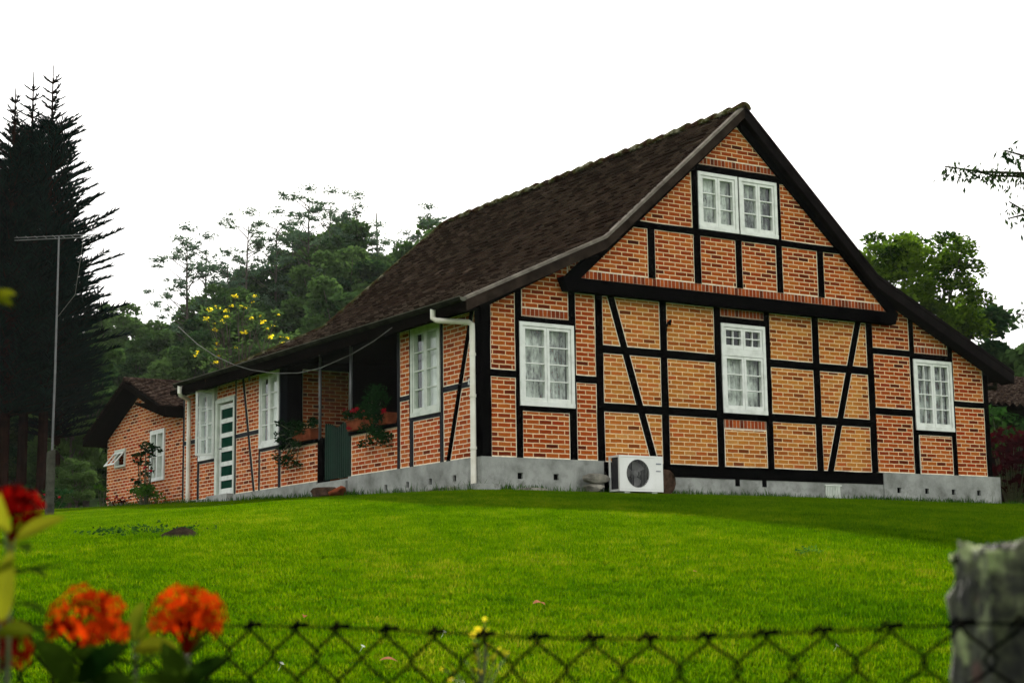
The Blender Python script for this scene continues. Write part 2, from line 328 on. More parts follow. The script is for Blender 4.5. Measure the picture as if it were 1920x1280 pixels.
def tag(o, label=None, cat=None, group=None, kind=None):
    if label: o['label'] = label
    if cat: o['category'] = cat
    if group: o['group'] = group
    if kind: o['kind'] = kind
    return o
def thing(name, label, cat, loc=(0, 0, 0), rz=0, group=None):
    o = bpy.data.objects.new(name, None); COL.objects.link(o); o.location = loc; o.rotation_euler = (0, 0, rz); o.empty_display_size = .2
    return tag(o, label, cat, group)
def copy_tree(o, parent=None):
    kids = KIDS(o); c = o.copy(); COL.objects.link(c); c.parent = parent
    for k in kids: copy_tree(k, c)
    return c
def KIDS(o): return [k for k in COL.objects if k.parent == o]

class Plane:
    """a wall plane: u along the wall, v up, d out of the wall"""
    def __init__(s, O, U, D): s.O = Vector(O); s.U = Vector(U); s.D = Vector(D); s.V = Vector((0, 0, 1))
    def p(s, u, v, d=0): return s.O + s.U*u + s.V*v + s.D*d
    def box(s, mb, u0, u1, v0, v1, d0, d1, mi=0, j=0):
        q = lambda: random.uniform(-j, j)
        a = [(u0+q(), v0+q()), (u1+q(), v0+q()), (u1+q(), v1+q()), (u0+q(), v1+q())]
        mb.prism([s.p(u, v, d0) for u, v in a], [s.p(u, v, d1) for u, v in a], mi)
    def poly(s, mb, pts, d0, d1, mi=0): mb.prism([s.p(u, v, d0) for u, v in pts], [s.p(u, v, d1) for u, v in pts], mi)
    def brick(s, mb, pts, d=0, mi=0, lime=1, edge=.013, back=-.12):
        """convex panel of bricks with a pale lime border, and a thickness behind it"""
        n = len(pts); A = sum(pts[i][0]*pts[(i+1) % n][1]-pts[(i+1) % n][0]*pts[i][1] for i in range(n))
        if abs(A) < .006: return
        if A < 0: pts = pts[::-1]
        inn = inset(pts, .003 if mi == 2 and lime == 3 else edge)
        v0 = min(p[1] for p in pts)+edge; u0 = random.random()*.2
        if inn:
            mb.face([s.p(u, v, d) for u, v in inn], mi, [(u+u0, v-v0) for u, v in inn])
            for i in range(n):
                q = [pts[i], pts[(i+1) % n], inn[(i+1) % n], inn[i]]
                mb.face([s.p(u, v, d) for u, v in q], lime)
        for i in range(n):
            a, c = pts[i], pts[(i+1) % n]
            mb.face([s.p(*a, d), s.p(*c, d), s.p(*c, back), s.p(*a, back)], lime)
        mb.face([s.p(u, v, back) for u, v in pts], lime)
def inset(pts, e):
    n = len(pts); out = []
    for i in range(n):
        p0, p1, p2 = Vector(pts[i-1]), Vector(pts[i]), Vector(pts[(i+1) % n])
        d1 = (p1-p0).normalized(); d2 = (p2-p1).normalized()
        n1 = Vector((-d1.y, d1.x)); n2 = Vector((-d2.y, d2.x))
        den = 1+n1.dot(n2)
        if den < .05: return None
        out.append(tuple(p1 + (n1+n2)*(e/den)))
    return out
def clip(pts, a, b, side):
    """keep the part of a convex polygon left (side=1) or right (-1) of the line a->b"""
    out = []; f = lambda p: side*((b[0]-a[0])*(p[1]-a[1])-(b[1]-a[1])*(p[0]-a[0]))
    for i in range(len(pts)):
        p, q = pts[i], pts[(i+1) % len(pts)]; fp, fq = f(p), f(q)
        if fp >= 0: out.append(p)
        if fp*fq < 0:
            t = fp/(fp-fq); out.append((p[0]+(q[0]-p[0])*t, p[1]+(q[1]-p[1])*t))
    return out
def rect(u0, u1, v0, v1): return [(u0, v0), (u1, v0), (u1, v1), (u0, v1)]
def split_brace(pts, a, b, hw):
    d = Vector((b[0]-a[0], b[1]-a[1])).normalized(); n = Vector((-d.y, d.x))*hw
    l = clip(pts, (a[0]+n.x, a[1]+n.y), (b[0]+n.x, b[1]+n.y), 1)
    r = clip(pts, (a[0]-n.x, a[1]-n.y), (b[0]-n.x, b[1]-n.y), -1)
    return [q for q in (l, r) if len(q) > 2]

# ================================================================== GROUND
def make_grid(name, xs, ys, mat, zf, kind='structure'):
    mb = MB(); nx, ny = len(xs), len(ys)
    me = bpy.data.meshes.new(name)
    V = [(x, y, zf(x, y)) for y in ys for x in xs]
    F = [(j*nx+i, j*nx+i+1, (j+1)*nx+i+1, (j+1)*nx+i) for j in range(ny-1) for i in range(nx-1)]
    me.from_pydata(V, [], F); me.polygons.foreach_set('use_smooth', [True]*len(F))
    for q in (mat if isinstance(mat, list) else [mat]): me.materials.append(q)
    o = bpy.data.objects.new(name, me); COL.objects.link(o)
    if kind: o['kind'] = kind
    return o
def spread(segs):
    out = []
    for a, b, st in segs:
        n = max(1, int(round((b-a)/st))); out += [a+(b-a)*i/n for i in range(n)]
    return out+[segs[-1][1]]
gx = spread([(-700, -60, 80), (-60, -24, 6), (-24, 24, .75), (24, 100, 4), (100, 900, 80)])
gy = spread([(-700, -60, 80), (-60, -28, 6), (-28, 20, .75), (20, 130, 4), (130, 900, 80)])
ground = make_grid('ground', gx, gy, [M['turf'], M['forest_floor']], terr)
for p in ground.data.polygons:
    c = p.center
    if c.y > 17.5 or c.x > 24 or c.x < -24: p.material_index = 1

# grass as real blades over the lawn
def clump():
    mb = MB(); r = random.Random(3)
    for i in range(11):
        a = r.uniform(0, 6.28); ox, oy = r.uniform(-.045, .045), r.uniform(-.045, .045)
        h = r.uniform(.018, .05); lean = r.uniform(.006, .035); wd = r.uniform(.0022, .004)
        dx, dy = math.cos(a), math.sin(a); px_, py_ = -dy*wd, dx*wd
        b0 = (ox, oy, -.005); m0 = (ox+dx*lean*.4, oy+dy*lean*.4, h*.6); t0 = (ox+dx*lean, oy+dy*lean, h)
        mb.face([(b0[0]-px_, b0[1]-py_, b0[2]), (b0[0]+px_, b0[1]+py_, b0[2]), (m0[0]+px_*.8, m0[1]+py_*.8, m0[2]), (m0[0]-px_*.8, m0[1]-py_*.8, m0[2])])
        mb.face([(m0[0]-px_*.8, m0[1]-py_*.8, m0[2]), (m0[0]+px_*.8, m0[1]+py_*.8, m0[2]), t0])
    me = bpy.data.meshes.new('grass_clump'); me.from_pydata(mb.v, [], mb.f); me.materials.append(M['grass'])
    return bpy.data.objects.new('grass_clump', me)
def in_lawn(x, y):
    if x > -.12 and y > -.12: return False
    if y > 16.5: return False
    if y > 0 and x < -9: return False
    return True
gxs = spread([(-19, 16, .5)]); gys = spread([(-16.5, 17, .5)])
vi = {}; V = []; F = []
def vid(i, j):
    if (i, j) not in vi: vi[(i, j)] = len(V); V.append((gxs[i], gys[j], terr(gxs[i], gys[j])+.002))
    return vi[(i, j)]
for i in range(len(gxs)-1):
    for j in range(len(gys)-1):
        cx_, cy_ = (gxs[i]+gxs[i+1])/2, (gys[j]+gys[j+1])/2
        dd = math.atan2(cx_-CAM.x, cy_-CAM.y)-YAW
        if in_lawn(cx_, cy_) and abs(dd) < R(26): F.append((vid(i, j), vid(i+1, j), vid(i+1, j+1), vid(i, j+1)))
me = bpy.data.meshes.new('grass'); me.from_pydata(V, [], F); me.materials.append(M['grass'])
grass = bpy.data.objects.new('grass', me); COL.objects.link(grass)
tag(grass, 'short bright green lawn grass sloping down from the house', 'grass', kind='stuff')
ng = bpy.data.node_groups.new('lawn', 'GeometryNodeTree')
ng.interface.new_socket('Geometry', in_out='INPUT', socket_type='NodeSocketGeometry'); ng.interface.new_socket('Geometry', in_out='OUTPUT', socket_type='NodeSocketGeometry')
N = ng.nodes; L = ng.links
gi = N.new('NodeGroupInput'); go = N.new('NodeGroupOutput')
dp = N.new('GeometryNodeDistributePointsOnFaces'); dp.inputs['Density'].default_value = 850
oi = N.new('GeometryNodeObjectInfo'); oi.inputs[0].default_value = clump(); oi.inputs['As Instance'].default_value = True
ip = N.new('GeometryNodeInstanceOnPoints')
rr = N.new('FunctionNodeRandomValue'); rr.data_type = 'FLOAT_VECTOR'; rr.inputs[0].default_value = (-.15, -.15, 0); rr.inputs[1].default_value = (.15, .15, 6.28)
rs = N.new('FunctionNodeRandomValue'); rs.data_type = 'FLOAT'; rs.inputs[2].default_value = .4; rs.inputs[3].default_value = .92
L.new(gi.outputs[0], dp.inputs['Mesh']); L.new(dp.outputs['Points'], ip.inputs['Points']); L.new(oi.outputs['Geometry'], ip.inputs['Instance'])
L.new(rr.outputs[0], ip.inputs['Rotation']); L.new(rs.outputs[1], ip.inputs['Scale']); L.new(ip.outputs[0], go.inputs[0])
md = grass.modifiers.new('lawn', 'NODES'); md.node_group = ng

# ================================================================== HOUSE
house = thing('brick_house', 'half-timbered orange brick house with black beams and steep dark tiled roof on the lawn', 'house')
G = Plane((0, 0, 0), (1, 0, 0), (0, -1, 0))               # gable wall, facing the lawn
S = Plane((0, 0, 0), (0, 1, 0), (-1, 0, 0))               # long side wall
W = 10.46
lineL = lambda x: 2.68+.49*x                              # underside of the lower roof slopes on the gable
lineR = lambda x: 3.212-.46*(x-8.574)
TD = .012                                                 # timber stands proud of the bricks

def wall_obj(name, plane, panels, mats, parent=house, d=0):
    mb = MB()
    for pts, mi in panels: plane.brick(mb, pts, d, mi, len(mats)-1)
    return mb.build(name, mats, parent, recalc=False)
pan = []
T, B, SO = 1, 0, 2     # tan, red, soldier
def cut(pts):
    pts = clip(pts, (0, lineL(0)), (3, lineL(3)), -1)
    return clip(pts, (7, lineR(7)), (10.46, lineR(10.46)), -1)
# outer left bay
pan += [(rect(.155, .585, .5, 1.66), B), (cut(rect(.155, .585, 1.76, 3.3)), B)]
pan += [(rect(.69, 1.52, .5, 1.186), B), (cut(rect(.70, 1.53, 2.70, 3.7)), B), (rect(.70, 1.53, 2.575, 2.70), SO)]
pan += [(rect(1.646, 2.016, .5, 1.655), B), (rect(1.646, 2.016, 1.76, 3.0), B), (cut(rect(1.53, 2.1, 3.2, 3.8)), B)]
# middle field
rows = [(.49, 1.245), (1.37, 2.127), (2.25, 3.0)]
br1 = ((2.306, 3.02), (3.08, .50)); br2 = ((7.413, 3.02), (6.66, .50))
for v0, v1 in rows:
    for q in split_brace(rect(2.146, 3.234, v0, v1), *br1, .062): pan.append((q, T))
    pan.append((rect(3.36, 4.309, v0, v1), T))
    pan.append((rect(5.449, 6.37, v0, v1), T))
    for q in split_brace(rect(6.502, 7.584, v0, v1), *br2, .062): pan.append((q, T))
pan += [(rect(4.43, 5.34, 2.87, 3.0), SO), (rect(4.45, 5.32, .49, 1.09), T), (rect(4.45, 5.32, 1.09, 1.235), SO)]
# outer right bay
pan += [(rect(7.719, 8.581, .5, 1.475), B), (rect(7.719, 8.581, 1.586, 2.495), B), (cut(rect(7.719, 8.581, 2.60, 3.8)), B)]
pan += [(rect(8.72, 9.51, .5, 1.17), B), (cut(rect(8.688, 9.50, 2.69, 3.6)), B), (rect(8.688, 9.50, 2.57, 2.69), SO)]
pan += [(rect(9.61, 10.345, .5, 1.70), B), (cut(rect(9.61, 10.345, 1.795, 3.2)), B)]
wall_obj('gable_wall', G, pan, [M['brick_red'], M['brick_tan'], M['soldier'], M['lime']])
# upper gable, jettied 10 cm
rl = lambda x: 3.327+.88*(x-1.767); rr_ = lambda x: 3.333+.868*(7.883-x)
def cutg(pts):
    pts = clip(pts, (0, rl(0)), (5, rl(5)), -1); return clip(pts, (5, rr_(5)), (9, rr_(9)), -1)
up = []
for u0, u1 in ((1.4, 2.968), (3.097, 3.871), (4.0, 4.72), (4.841, 5.569), (5.69, 6.458), (6.587, 8.3)): up.append((cutg(rect(u0, u1, 3.335, 4.11)), B))
up += [(cutg(rect(1.4, 8.3, 3.20, 3.335)), SO)]
up += [(cutg(rect(2.3, 3.86, 4.21, 5.15)), B), (cutg(rect(5.69, 7.2, 4.21, 5.15)), B), (cutg(rect(3.6, 6.2, 5.27, 5.39)), SO), (cutg(rect(3.6, 6.2, 5.39, 6.3)), B)]
wall_obj('upper_gable_wall', G, [q for q in up if len(q[0]) > 2], [M['brick_red'], M['brick_tan'], M['soldier'], M['lime']], d=.10)

def beam(plane, u0, u1, v0, v1, name='beam', d=0, out=TD, mat='timber', parent=house, back=-.13):
    mb = MB(); nu, nv = (1, max(2, int((v1-v0)/.3))) if v1-v0 > u1-u0 else (max(2, int((u1-u0)/.3)), 1)
    c = [(u0, v0), (u1, v0), (u1, v1), (u0, v1)]; pts = _seg(c[0], c[1], nu, .006)+_seg(c[1], c[2], nv, .006)+_seg(c[2], c[3], nu, .006)+_seg(c[3], c[0], nv, .006)
    plane.poly(mb, pts, d+back, d+out); return mb.build(name, M[mat], parent)
def _seg(a, b, n, amp):
    return [(a[0]+(b[0]-a[0])*i/n+(random.uniform(-amp, amp) if i else 0), a[1]+(b[1]-a[1])*i/n+(random.uniform(-amp, amp) if i else 0)) for i in range(n)]
def slant(plane, pts, name='brace', d=0, out=TD+.003, mat='timber', parent=house, back=-.1):
    mb = MB(); plane.poly(mb, pts, d+back, d+out); return mb.build(name, M[mat], parent)
# gable posts
for u0, u1, v0, v1 in ((0, .155, .5, 2.76), (.585, .69, .5, 2.98), (1.53, 1.646, .5, 3.0), (2.016, 2.146, .5, 3.0),
                       (3.234, 3.36, .49, 3.0), (4.309, 4.43, .49, 3.0), (5.34, 5.449, .49, 3.0), (6.37, 6.502, .49, 3.0), (7.584, 7.719, .5, 3.0),
                       (8.581, 8.688, .5, 3.19), (9.51, 9.61, .5, 2.76), (10.345, 10.46, .5, 2.37)):
    beam(G, u0, u1, v0, v1, 'post')
# gable cross beams (a little proud of the posts so that no faces share a plane)
for u0, u1, v0, v1 in ((.155, .585, 1.66, 1.76), (1.646, 2.016, 1.655, 1.76), (.69, 1.53, 1.186, 1.255), (.69, 1.53, 2.495, 2.575),
                       (2.146, 3.234, 1.245, 1.37), (2.146, 3.234, 2.127, 2.25), (3.36, 4.309, 1.245, 1.37), (3.36, 4.309, 2.127, 2.25),
                       (4.43, 5.34, 1.235, 1.333), (4.43, 5.34, 2.765, 2.87), (5.449, 6.37, 1.245, 1.37), (5.449, 6.37, 2.127, 2.25),
                       (6.502, 7.584, 1.245, 1.37), (6.502, 7.584, 2.127, 2.25), (7.719, 8.581, 1.475, 1.586), (7.719, 8.581, 2.495, 2.60),
                       (8.688, 9.51, 1.17, 1.245), (8.688, 9.51, 2.468, 2.57), (9.61, 10.345, 1.70, 1.795)):
    beam(G, u0-.004, u1+.004, v0, v1, 'beam', out=TD-.003)
beam(G, 2.10, 7.80, .30, .487, 'sill_beam', out=.03)
def bracepoly(a, b, hw):
    d = Vector((b[0]-a[0], b[1]-a[1])).normalized(); n = Vector((-d.y, d.x))*hw
    return [(a[0]+n.x, a[1]), (b[0]+n.x, b[1]), (b[0]-n.x, b[1]), (a[0]-n.x, a[1])]
slant(G, bracepoly((2.306, 3.02), (3.08, .487), .056)); slant(G, bracepoly((7.413, 3.02), (6.66, .487), .056))
# jetty beam with chamfered ends
mb = MB(); G.poly(mb, [(1.42, 3.0), (8.12, 3.0), (8.20, 3.20), (1.33, 3.20)], -.05, .17); mb.build('jetty_beam', M['timber'], house)
# upper gable timbers
UD = .10
for u0, u1, v0, v1 in ((2.968, 3.097, 3.335, 4.11), (3.871, 4.0, 3.335, 4.11), (4.72, 4.841, 3.335, 4.11), (5.569, 5.69, 3.335, 4.11), (6.458, 6.587, 3.335, 4.11),
                       (3.86, 3.972, 4.21, 5.15), (5.612, 5.69, 4.21, 5.15), (4.784, 4.812, 4.21, 5.15)):
    beam(G, u0, u1, v0, v1, 'post', d=UD)
beam(G, 2.5, 7.05, 4.11, 4.21, 'beam', d=UD, out=TD+.004); beam(G, 3.7, 5.98, 5.15, 5.27, 'beam', d=UD, out=TD+.004)
# principal rafters running down to the ends of the jetty
def off(f, x, k): return (x, f(x)+k)
slant(G, [(1.45, rl(1.45)-.04), (4.83, rl(4.83)-.01), (4.83, 6.20), (1.42, 3.20)], 'rafter', d=UD, out=.05, back=-.12)
slant(G, [(8.20, 3.20), (4.86, 6.20), (4.86, rr_(4.86)-.01), (8.05, rr_(8.05)-.04)], 'rafter', d=UD, out=.05, back=-.12)
# timbers closing the lower slopes
slant(G, [(0, 2.62), (2.5, lineL(2.5)-.02), (2.5, lineL(2.5)+.14), (-.1, 2.76)], 'rake_timber', out=.02)
slant(G, [(7.3, lineR(7.3)-.02), (10.5, lineR(10.5)-.04), (10.6, lineR(10.6)+.12), (7.3, lineR(7.3)+.14)], 'rake_timber', out=.02)
# iron anchor on the gable
mb = MB(); mb.tube([G.p(3.32, 2.35, .02), G.p(3.32, 2.60, .05), G.p(3.36, 2.68, .06), G.p(3.41, 2.72, .05), G.p(3.40, 2.64, .04)], .018, n=6); mb.build('iron_anchor', M['timber'], house)

# plinth with vent openings, backed by near-black plugs that paint the shade inside
def plinth(plane, u0, u1, v0, v1, holes, d, name='plinth', mat='plaster', hs=.045, hv=.235, back=-.2):
    mb = MB(); es = [u0]+[e for h in holes for e in (h-hs, h+hs)]+[u1]
    plane.box(mb, u0, u1, v0, hv-hs, back, d); plane.box(mb, u0, u1, hv+hs, v1, back, d)
    for i in range(0, len(es), 2): plane.box(mb, es[i], es[i+1], hv-hs, hv+hs, back, d)
    for h in holes:
        q = MB(); plane.box(q, h-hs+.001, h+hs-.001, hv-hs+.001, hv+hs-.001, back+.02, d-.035); q.build('vent_dark_plug', M['void'], house)
    return mb.build(name, M[mat], house)
plinth(G, -.02, 2.10, -.4, .497, [.621, 1.242, 1.86], .03)
plinth(G, 7.80, 10.60, -.4, .497, [8.136, 8.788, 9.425, 10.047], .05, hv=.21)
mb = MB(); G.box(mb, 3.22, 7.80, -.4, .298, -.2, .02); mb.build('plinth', M['plaster'], house)
mb = MB(); G.box(mb, 2.10, 3.22, -.4, .298, -.35, -.25); G.box(mb, 2.1, 7.8, .298, .31, -.3, -.1); mb.build('recess_dark_backing', M['void'], house)  # near-black slabs standing in for the shade behind the opening
for u in (4.62, 5.17):
    mb = MB(); G.box(mb, u, u+.09, .19, .299, .0, .024); mb.build('joist_end', M['void'], house)
mb = MB()
for i in range(9): G.box(mb, 6.50+i*.036, 6.52+i*.036, .03, .24, .02, .045)
G.box(mb, 6.48, 6.84, .24, .262, .02, .05); G.box(mb, 6.48, 6.84, .0, .03, .02, .05)
mb.build('vent_grille', M['white_old'], house)
plinth(S, .03, 4.15, -.3, .497, [.729, 1.444, 2.148, 2.846], .03, hv=.235)
mb = MB(); S.box(mb, 4.15, 5.32, -.3, .47, -1.2, .01); S.box(mb, 4.2, 5.3, -.3, .44, .01, .05); mb.build('threshold', M['plaster'], house)
mb = MB(); S.box(mb, 5.32, 11.42, -.3, .497, -.2, .03); mb.build('plinth', M['plaster'], house)
mb = MB(); S.box(mb, 8.85, 9.86, .2, .515, .03, .16); mb.build('door_step', M['plaster'], house)

# ---- side wall
sp = []
sp += [(rect(.16, 1.09, .5, 1.53), 0), (rect(.16, 1.09, 1.61, 2.62), 0)]
bs1 = ((.243, 2.62), (.95, .5)); bs2 = ((8.50, 2.62), (7.965, .5))
side = []
for q, _ in sp:
    for r_ in split_brace(q, *bs1, .05): side.append((r_, 0))
side += [(rect(1.18, 2.01, .5, 1.19), 0), (rect(2.11, 2.43, .5, 1.535), 0), (rect(2.11, 2.43, 1.61, 2.62), 0)]
side += [(rect(2.51, 4.09, .5, 1.16), 0), (rect(5.32, 6.82, .5, 1.16), 0), (rect(6.91, 7.71, .5, 1.19), 0)]
for v0, v1 in ((.5, 1.535), (1.61, 2.62)):
    for r_ in split_brace(rect(7.76, 8.81, v0, v1), *bs2, .035): side.append((r_, 0))
side += [(rect(9.78, 10.60, .5, 1.19), 0), (rect(10.69, 11.40, .5, 1.62), 0), (rect(10.69, 11.40, 1.70, 2.62), 0), (rect(8.85, 9.75, 2.36, 2.62), 0)]
for lo, hi in ((-1, 2.45), (2.45, 5.0), (5.0, 8.83), (8.83, 9.765), (9.765, 99)):
    wall_obj('side_wall', S, [q for q in side if lo < sum(p[0] for p in q[0])/len(q[0]) < hi], [M['brick_side'], M['lime']])
for u0, u1, v0, v1 in ((.0, .16, .5, 2.7), (1.09, 1.18, .5, 2.62), (2.01, 2.11, .5, 2.62), (2.43, 2.51, .5, 2.62), (6.82, 6.91, .5, 2.62), (7.71, 7.76, .5, 2.62),
                       (8.81, 8.85, .5, 2.62), (10.60, 10.69, .5, 2.62), (11.40, 11.47, .5, 2.62)):
    beam(S, u0+(.013 if u0 == 0 else 0), u1, v0, v1, 'post', mat='timber_blue' if u0 > .1 else 'timber', back=-.12 if u0 > .1 else -.15)
beam(S, 5.12, 5.32, .47, 1.22, 'post', mat='timber')
for u0, u1, v0, v1 in ((.16, 1.09, 1.53, 1.61), (2.11, 2.43, 1.535, 1.61), (1.18, 2.01, 1.19, 1.245), (6.91, 7.71, 1.19, 1.245), (7.76, 8.81, 1.535, 1.61), (9.78, 10.6, 1.19, 1.24), (10.69, 11.4, 1.62, 1.70)):
    beam(S, u0-.004, u1+.004, v0, v1, 'beam', out=TD-.003, mat='timber_blue')
beam(S, .0+.02, 11.47, 2.62, 2.84, 'wall_plate', out=.02, mat='timber')
for u0, u1 in ((2.51, 4.12), (5.30, 6.82)):
    mb = MB(); S.box(mb, u0, u1, 1.16, 1.215, -.16, .035); mb.build('parapet_board', M['timber'], house)
slant(S, bracepoly((.243, 2.62), (.95, .5), .045)); slant(S, bracepoly((8.50, 2.62), (7.965, .5), .03), mat='timber_blue')
# enamel number plate by the corner
mb = MB(); S.box(mb, .17, .34, 1.55, 1.65, TD, TD+.012); pl = mb.build('number_plate', M['metal_grey'], house)
mb = MB(); S.box(mb, .185, .20, 1.565, 1.635, TD+.012, TD+.016); S.box(mb, .31, .325, 1.565, 1.635, TD+.012, TD+.016); S.box(mb, .20, .31, 1.62, 1.635, TD+.012, TD+.016); S.box(mb, .20, .31, 1.565, 1.575, TD+.012, TD+.016)
mb.build('plate_border', M['white'], pl)

# ---- porch
PI = Plane((0, 6.84, 0), (1, 0, 0), (0, -1, 0))
mb = MB(); PI.brick(mb, rect(.42, 1.35, .47, 2.62), 0, 0, 1); mb.build('porch_wall', [M['brick_red'], M['lime']], house, recalc=False)  # darker red brick puts the porch shade into the colour
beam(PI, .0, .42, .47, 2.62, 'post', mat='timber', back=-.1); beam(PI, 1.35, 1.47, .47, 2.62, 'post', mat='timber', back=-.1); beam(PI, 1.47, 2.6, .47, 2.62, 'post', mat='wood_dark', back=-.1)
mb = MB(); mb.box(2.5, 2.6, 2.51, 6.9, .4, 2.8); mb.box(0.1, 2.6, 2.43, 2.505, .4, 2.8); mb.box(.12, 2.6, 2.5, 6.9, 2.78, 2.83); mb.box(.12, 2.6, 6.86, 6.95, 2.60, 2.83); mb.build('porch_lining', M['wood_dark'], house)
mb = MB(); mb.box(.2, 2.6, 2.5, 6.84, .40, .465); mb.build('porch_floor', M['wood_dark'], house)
for u in (4.10, 5.25):
    mb = MB(); mb.tube([S.p(u, 1.2, .0), S.p(u, 2.64, .0)], .026, n=10); mb.build('porch_pole', M['pole_white'], house, smooth=True)
gate = MB()
for i in range(12):
    u = 4.15+i*.079; h = 1.33 + .10*abs(math.sin((i/11-.5)*3.0))
    S.poly(gate, [(u, .50), (u+.05, .50), (u+.05, h-.02), (u+.025, h+.02), (u, h-.02)], -.03, -.005)
for v in (.68, 1.16): S.box(gate, 4.12, 5.11, v, v+.09, -.055, -.031)
gate.build('picket_gate', M['green_paint'], house)

# ---- windows
def window(plane, u0, u1, v0, v1, cols=2, rws=4, d=0, transom=None, curtain='lace', mat='white', fw=.055, depth=.03, label=None, panes_per=2):
    """casement window: outer frame > sashes, pane, curtain"""
    mb = MB()
    P = plane
    P.box(mb, u0, u1, v1-fw, v1, d-.08, d+depth); P.box(mb, u0, u1, v0, v0+fw*1.15, d-.08, d+depth+.006)
    P.box(mb, u0, u0+fw, v0+fw*1.15, v1-fw, d-.08, d+depth); P.box(mb, u1-fw, u1, v0+fw*1.15, v1-fw, d-.08, d+depth)
    bands = [(v0+fw*1.15, v1-fw)]
    if transom:
        P.box(mb, u0+fw, u1-fw, transom[0], transom[1], d-.08, d+depth-.004); bands = [(v0+fw*1.15, transom[0]), (transom[1], v1-fw)]
    fr = mb.build('window', M[mat], house)
    if label: fr['label'] = label
    um = (u0+u1)/2
    glass = MB()
    for bi, (b0, b1) in enumerate(bands):
        for a, c in ((u0+fw+.004, um-.003), (um+.003, u1-fw-.004)):
            sb = MB(); sw = .042
            P.box(sb, a, c, b1-.004-sw, b1-.004, d-.045, d+depth-.012); P.box(sb, a, c, b0+.004, b0+.004+sw*1.4, d-.045, d+depth-.012)
            P.box(sb, a, a+sw, b0+.004+sw*1.4, b1-.004-sw, d-.045, d+depth-.012); P.box(sb, c-sw, c, b0+.004+sw*1.4, b1-.004-sw, d-.045, d+depth-.012)
            g0, g1, h0, h1 = a+sw, c-sw, b0+.004+sw*1.4, b1-.004-sw
            n = rws if bi == 0 else 2
            for k in range(1, n): v = h0+(h1-h0)*k/n; P.box(sb, g0, g1, v-.009, v+.009, d-.03, d+depth-.018)
            if panes_per == 2 and bi == 1: P.box(sb, (g0+g1)/2-.007, (g0+g1)/2+.007, h0, h1, d-.028, d+depth-.02)
            if panes_per == 3: P.box(sb, (g0+g1)/2-.007, (g0+g1)/2+.007, h0, h1, d-.028, d+depth-.02)
            sb.build('sash', M[mat], fr)
            glass.face([P.p(g0, h0, d-.022), P.p(g1, h0, d-.022), P.p(g1, h1, d-.022), P.p(g0, h1, d-.022)])
    glass.build('pane', M['glass'], fr)
    # curtains hang in folds behind the glass
    cm = MB(); b0, b1 = bands[0]
    for side_ in (0, 1):
        a, c = (u0+fw, um+.01) if side_ == 0 else (um-.01, u1-fw)
        n = 22; ph = random.random()*6
        for k in range(n):
            q0, q1 = a+(c-a)*k/n, a+(c-a)*(k+1)/n
            e0, e1 = [-.11-.018*math.sin(q*58+ph)-.01*math.sin(q*23) - (.02 if side_ else 0) for q in (q0, q1)]
            cm.face([P.p(q0, b0-.02, d+e0), P.p(q1, b0-.02, d+e1), P.p(q1, b1+.02, d+e1), P.p(q0, b1+.02, d+e0)])
    cm.build('curtain', M[curtain], fr, smooth=True, recalc=False, weld=True)
    return fr
window(G, .690-.045, 1.605, 1.257, 2.492, rws=4)
window(G, 4.432, 5.338, 1.335, 2.762, rws=3, transom=(2.25, 2.36))
window(G, 8.64, 9.56, 1.247, 2.465, rws=4, panes_per=3, curtain='lace_thin')
window(G, 3.974, 4.782, 4.212, 5.148, rws=3, d=UD)
window(G, 4.814, 5.610, 4.212, 5.148, rws=3, d=UD, curtain='lace_thin')
window(S, 1.15, 2.05, 1.247, 2.615, rws=4, curtain='blind', mat='white_old')
window(S, 6.87, 7.72, 1.247, 2.60, rws=4, curtain='blind')
w3 = window(S, 9.79, 10.60, 1.242, 2.60, rws=4, curtain='blind')
# potted plant on the sill of the first side window
# open casement leaf of that window
OC = Plane(S.p(9.80, 0, .03), Vector((-.86, .5, 0)), Vector((-.5, -.86, 0)))
ob = MB()
OC.box(ob, 0, .36, 1.29, 1.34, 0, .03); OC.box(ob, 0, .36, 2.50, 2.55, 0, .03); OC.box(ob, 0, .045, 1.34, 2.50, 0, .03); OC.box(ob, .315, .36, 1.34, 2.50, 0, .03)
for k in (1, 2, 3): OC.box(ob, .045, .315, 1.34+k*.29, 1.36+k*.29, .008, .022)
ob.build('sash', M['white'], w3)
ob = MB(); ob.face([OC.p(.045, 1.34, .015), OC.p(.315, 1.34, .015), OC.p(.315, 2.5, .015), OC.p(.045, 2.5, .015)]); ob.build('pane', M['glass'], w3)

# ---- front door on the side wall
mb = MB(); S.box(mb, 8.852, 8.91, .5, 2.35, -.12, .03); S.box(mb, 9.66, 9.775, .5, 2.35, -.12, .03); S.box(mb, 8.91, 9.66, 2.27, 2.35, -.12, .03)
dr = mb.build('door', M['white_old'], house)
mb = MB()
v = .52; S.box(mb, 8.92, 9.00, .52, 2.26, -.07, -.02); S.box(mb, 9.58, 9.65, .52, 2.26, -.07, -.02)
for k in range(7):
    z = .52+k*.272; S.box(mb, 9.0, 9.58, z, z+(.085 if k else .12), -.07, -.02)
mb.build('door_frame', M['white'], dr)
mb = MB(); S.box(mb, 9.0, 9.58, .55, 2.2, -.055, -.035); mb.build('door_panel', M['door_green'], dr)
mb = MB(); mb.tube([S.p(9.55, 1.4, -.02), S.p(9.55, 1.4, .03), S.p(9.45, 1.4, .03)], .011, n=8); mb.build('handle', M['metal_grey'], dr)

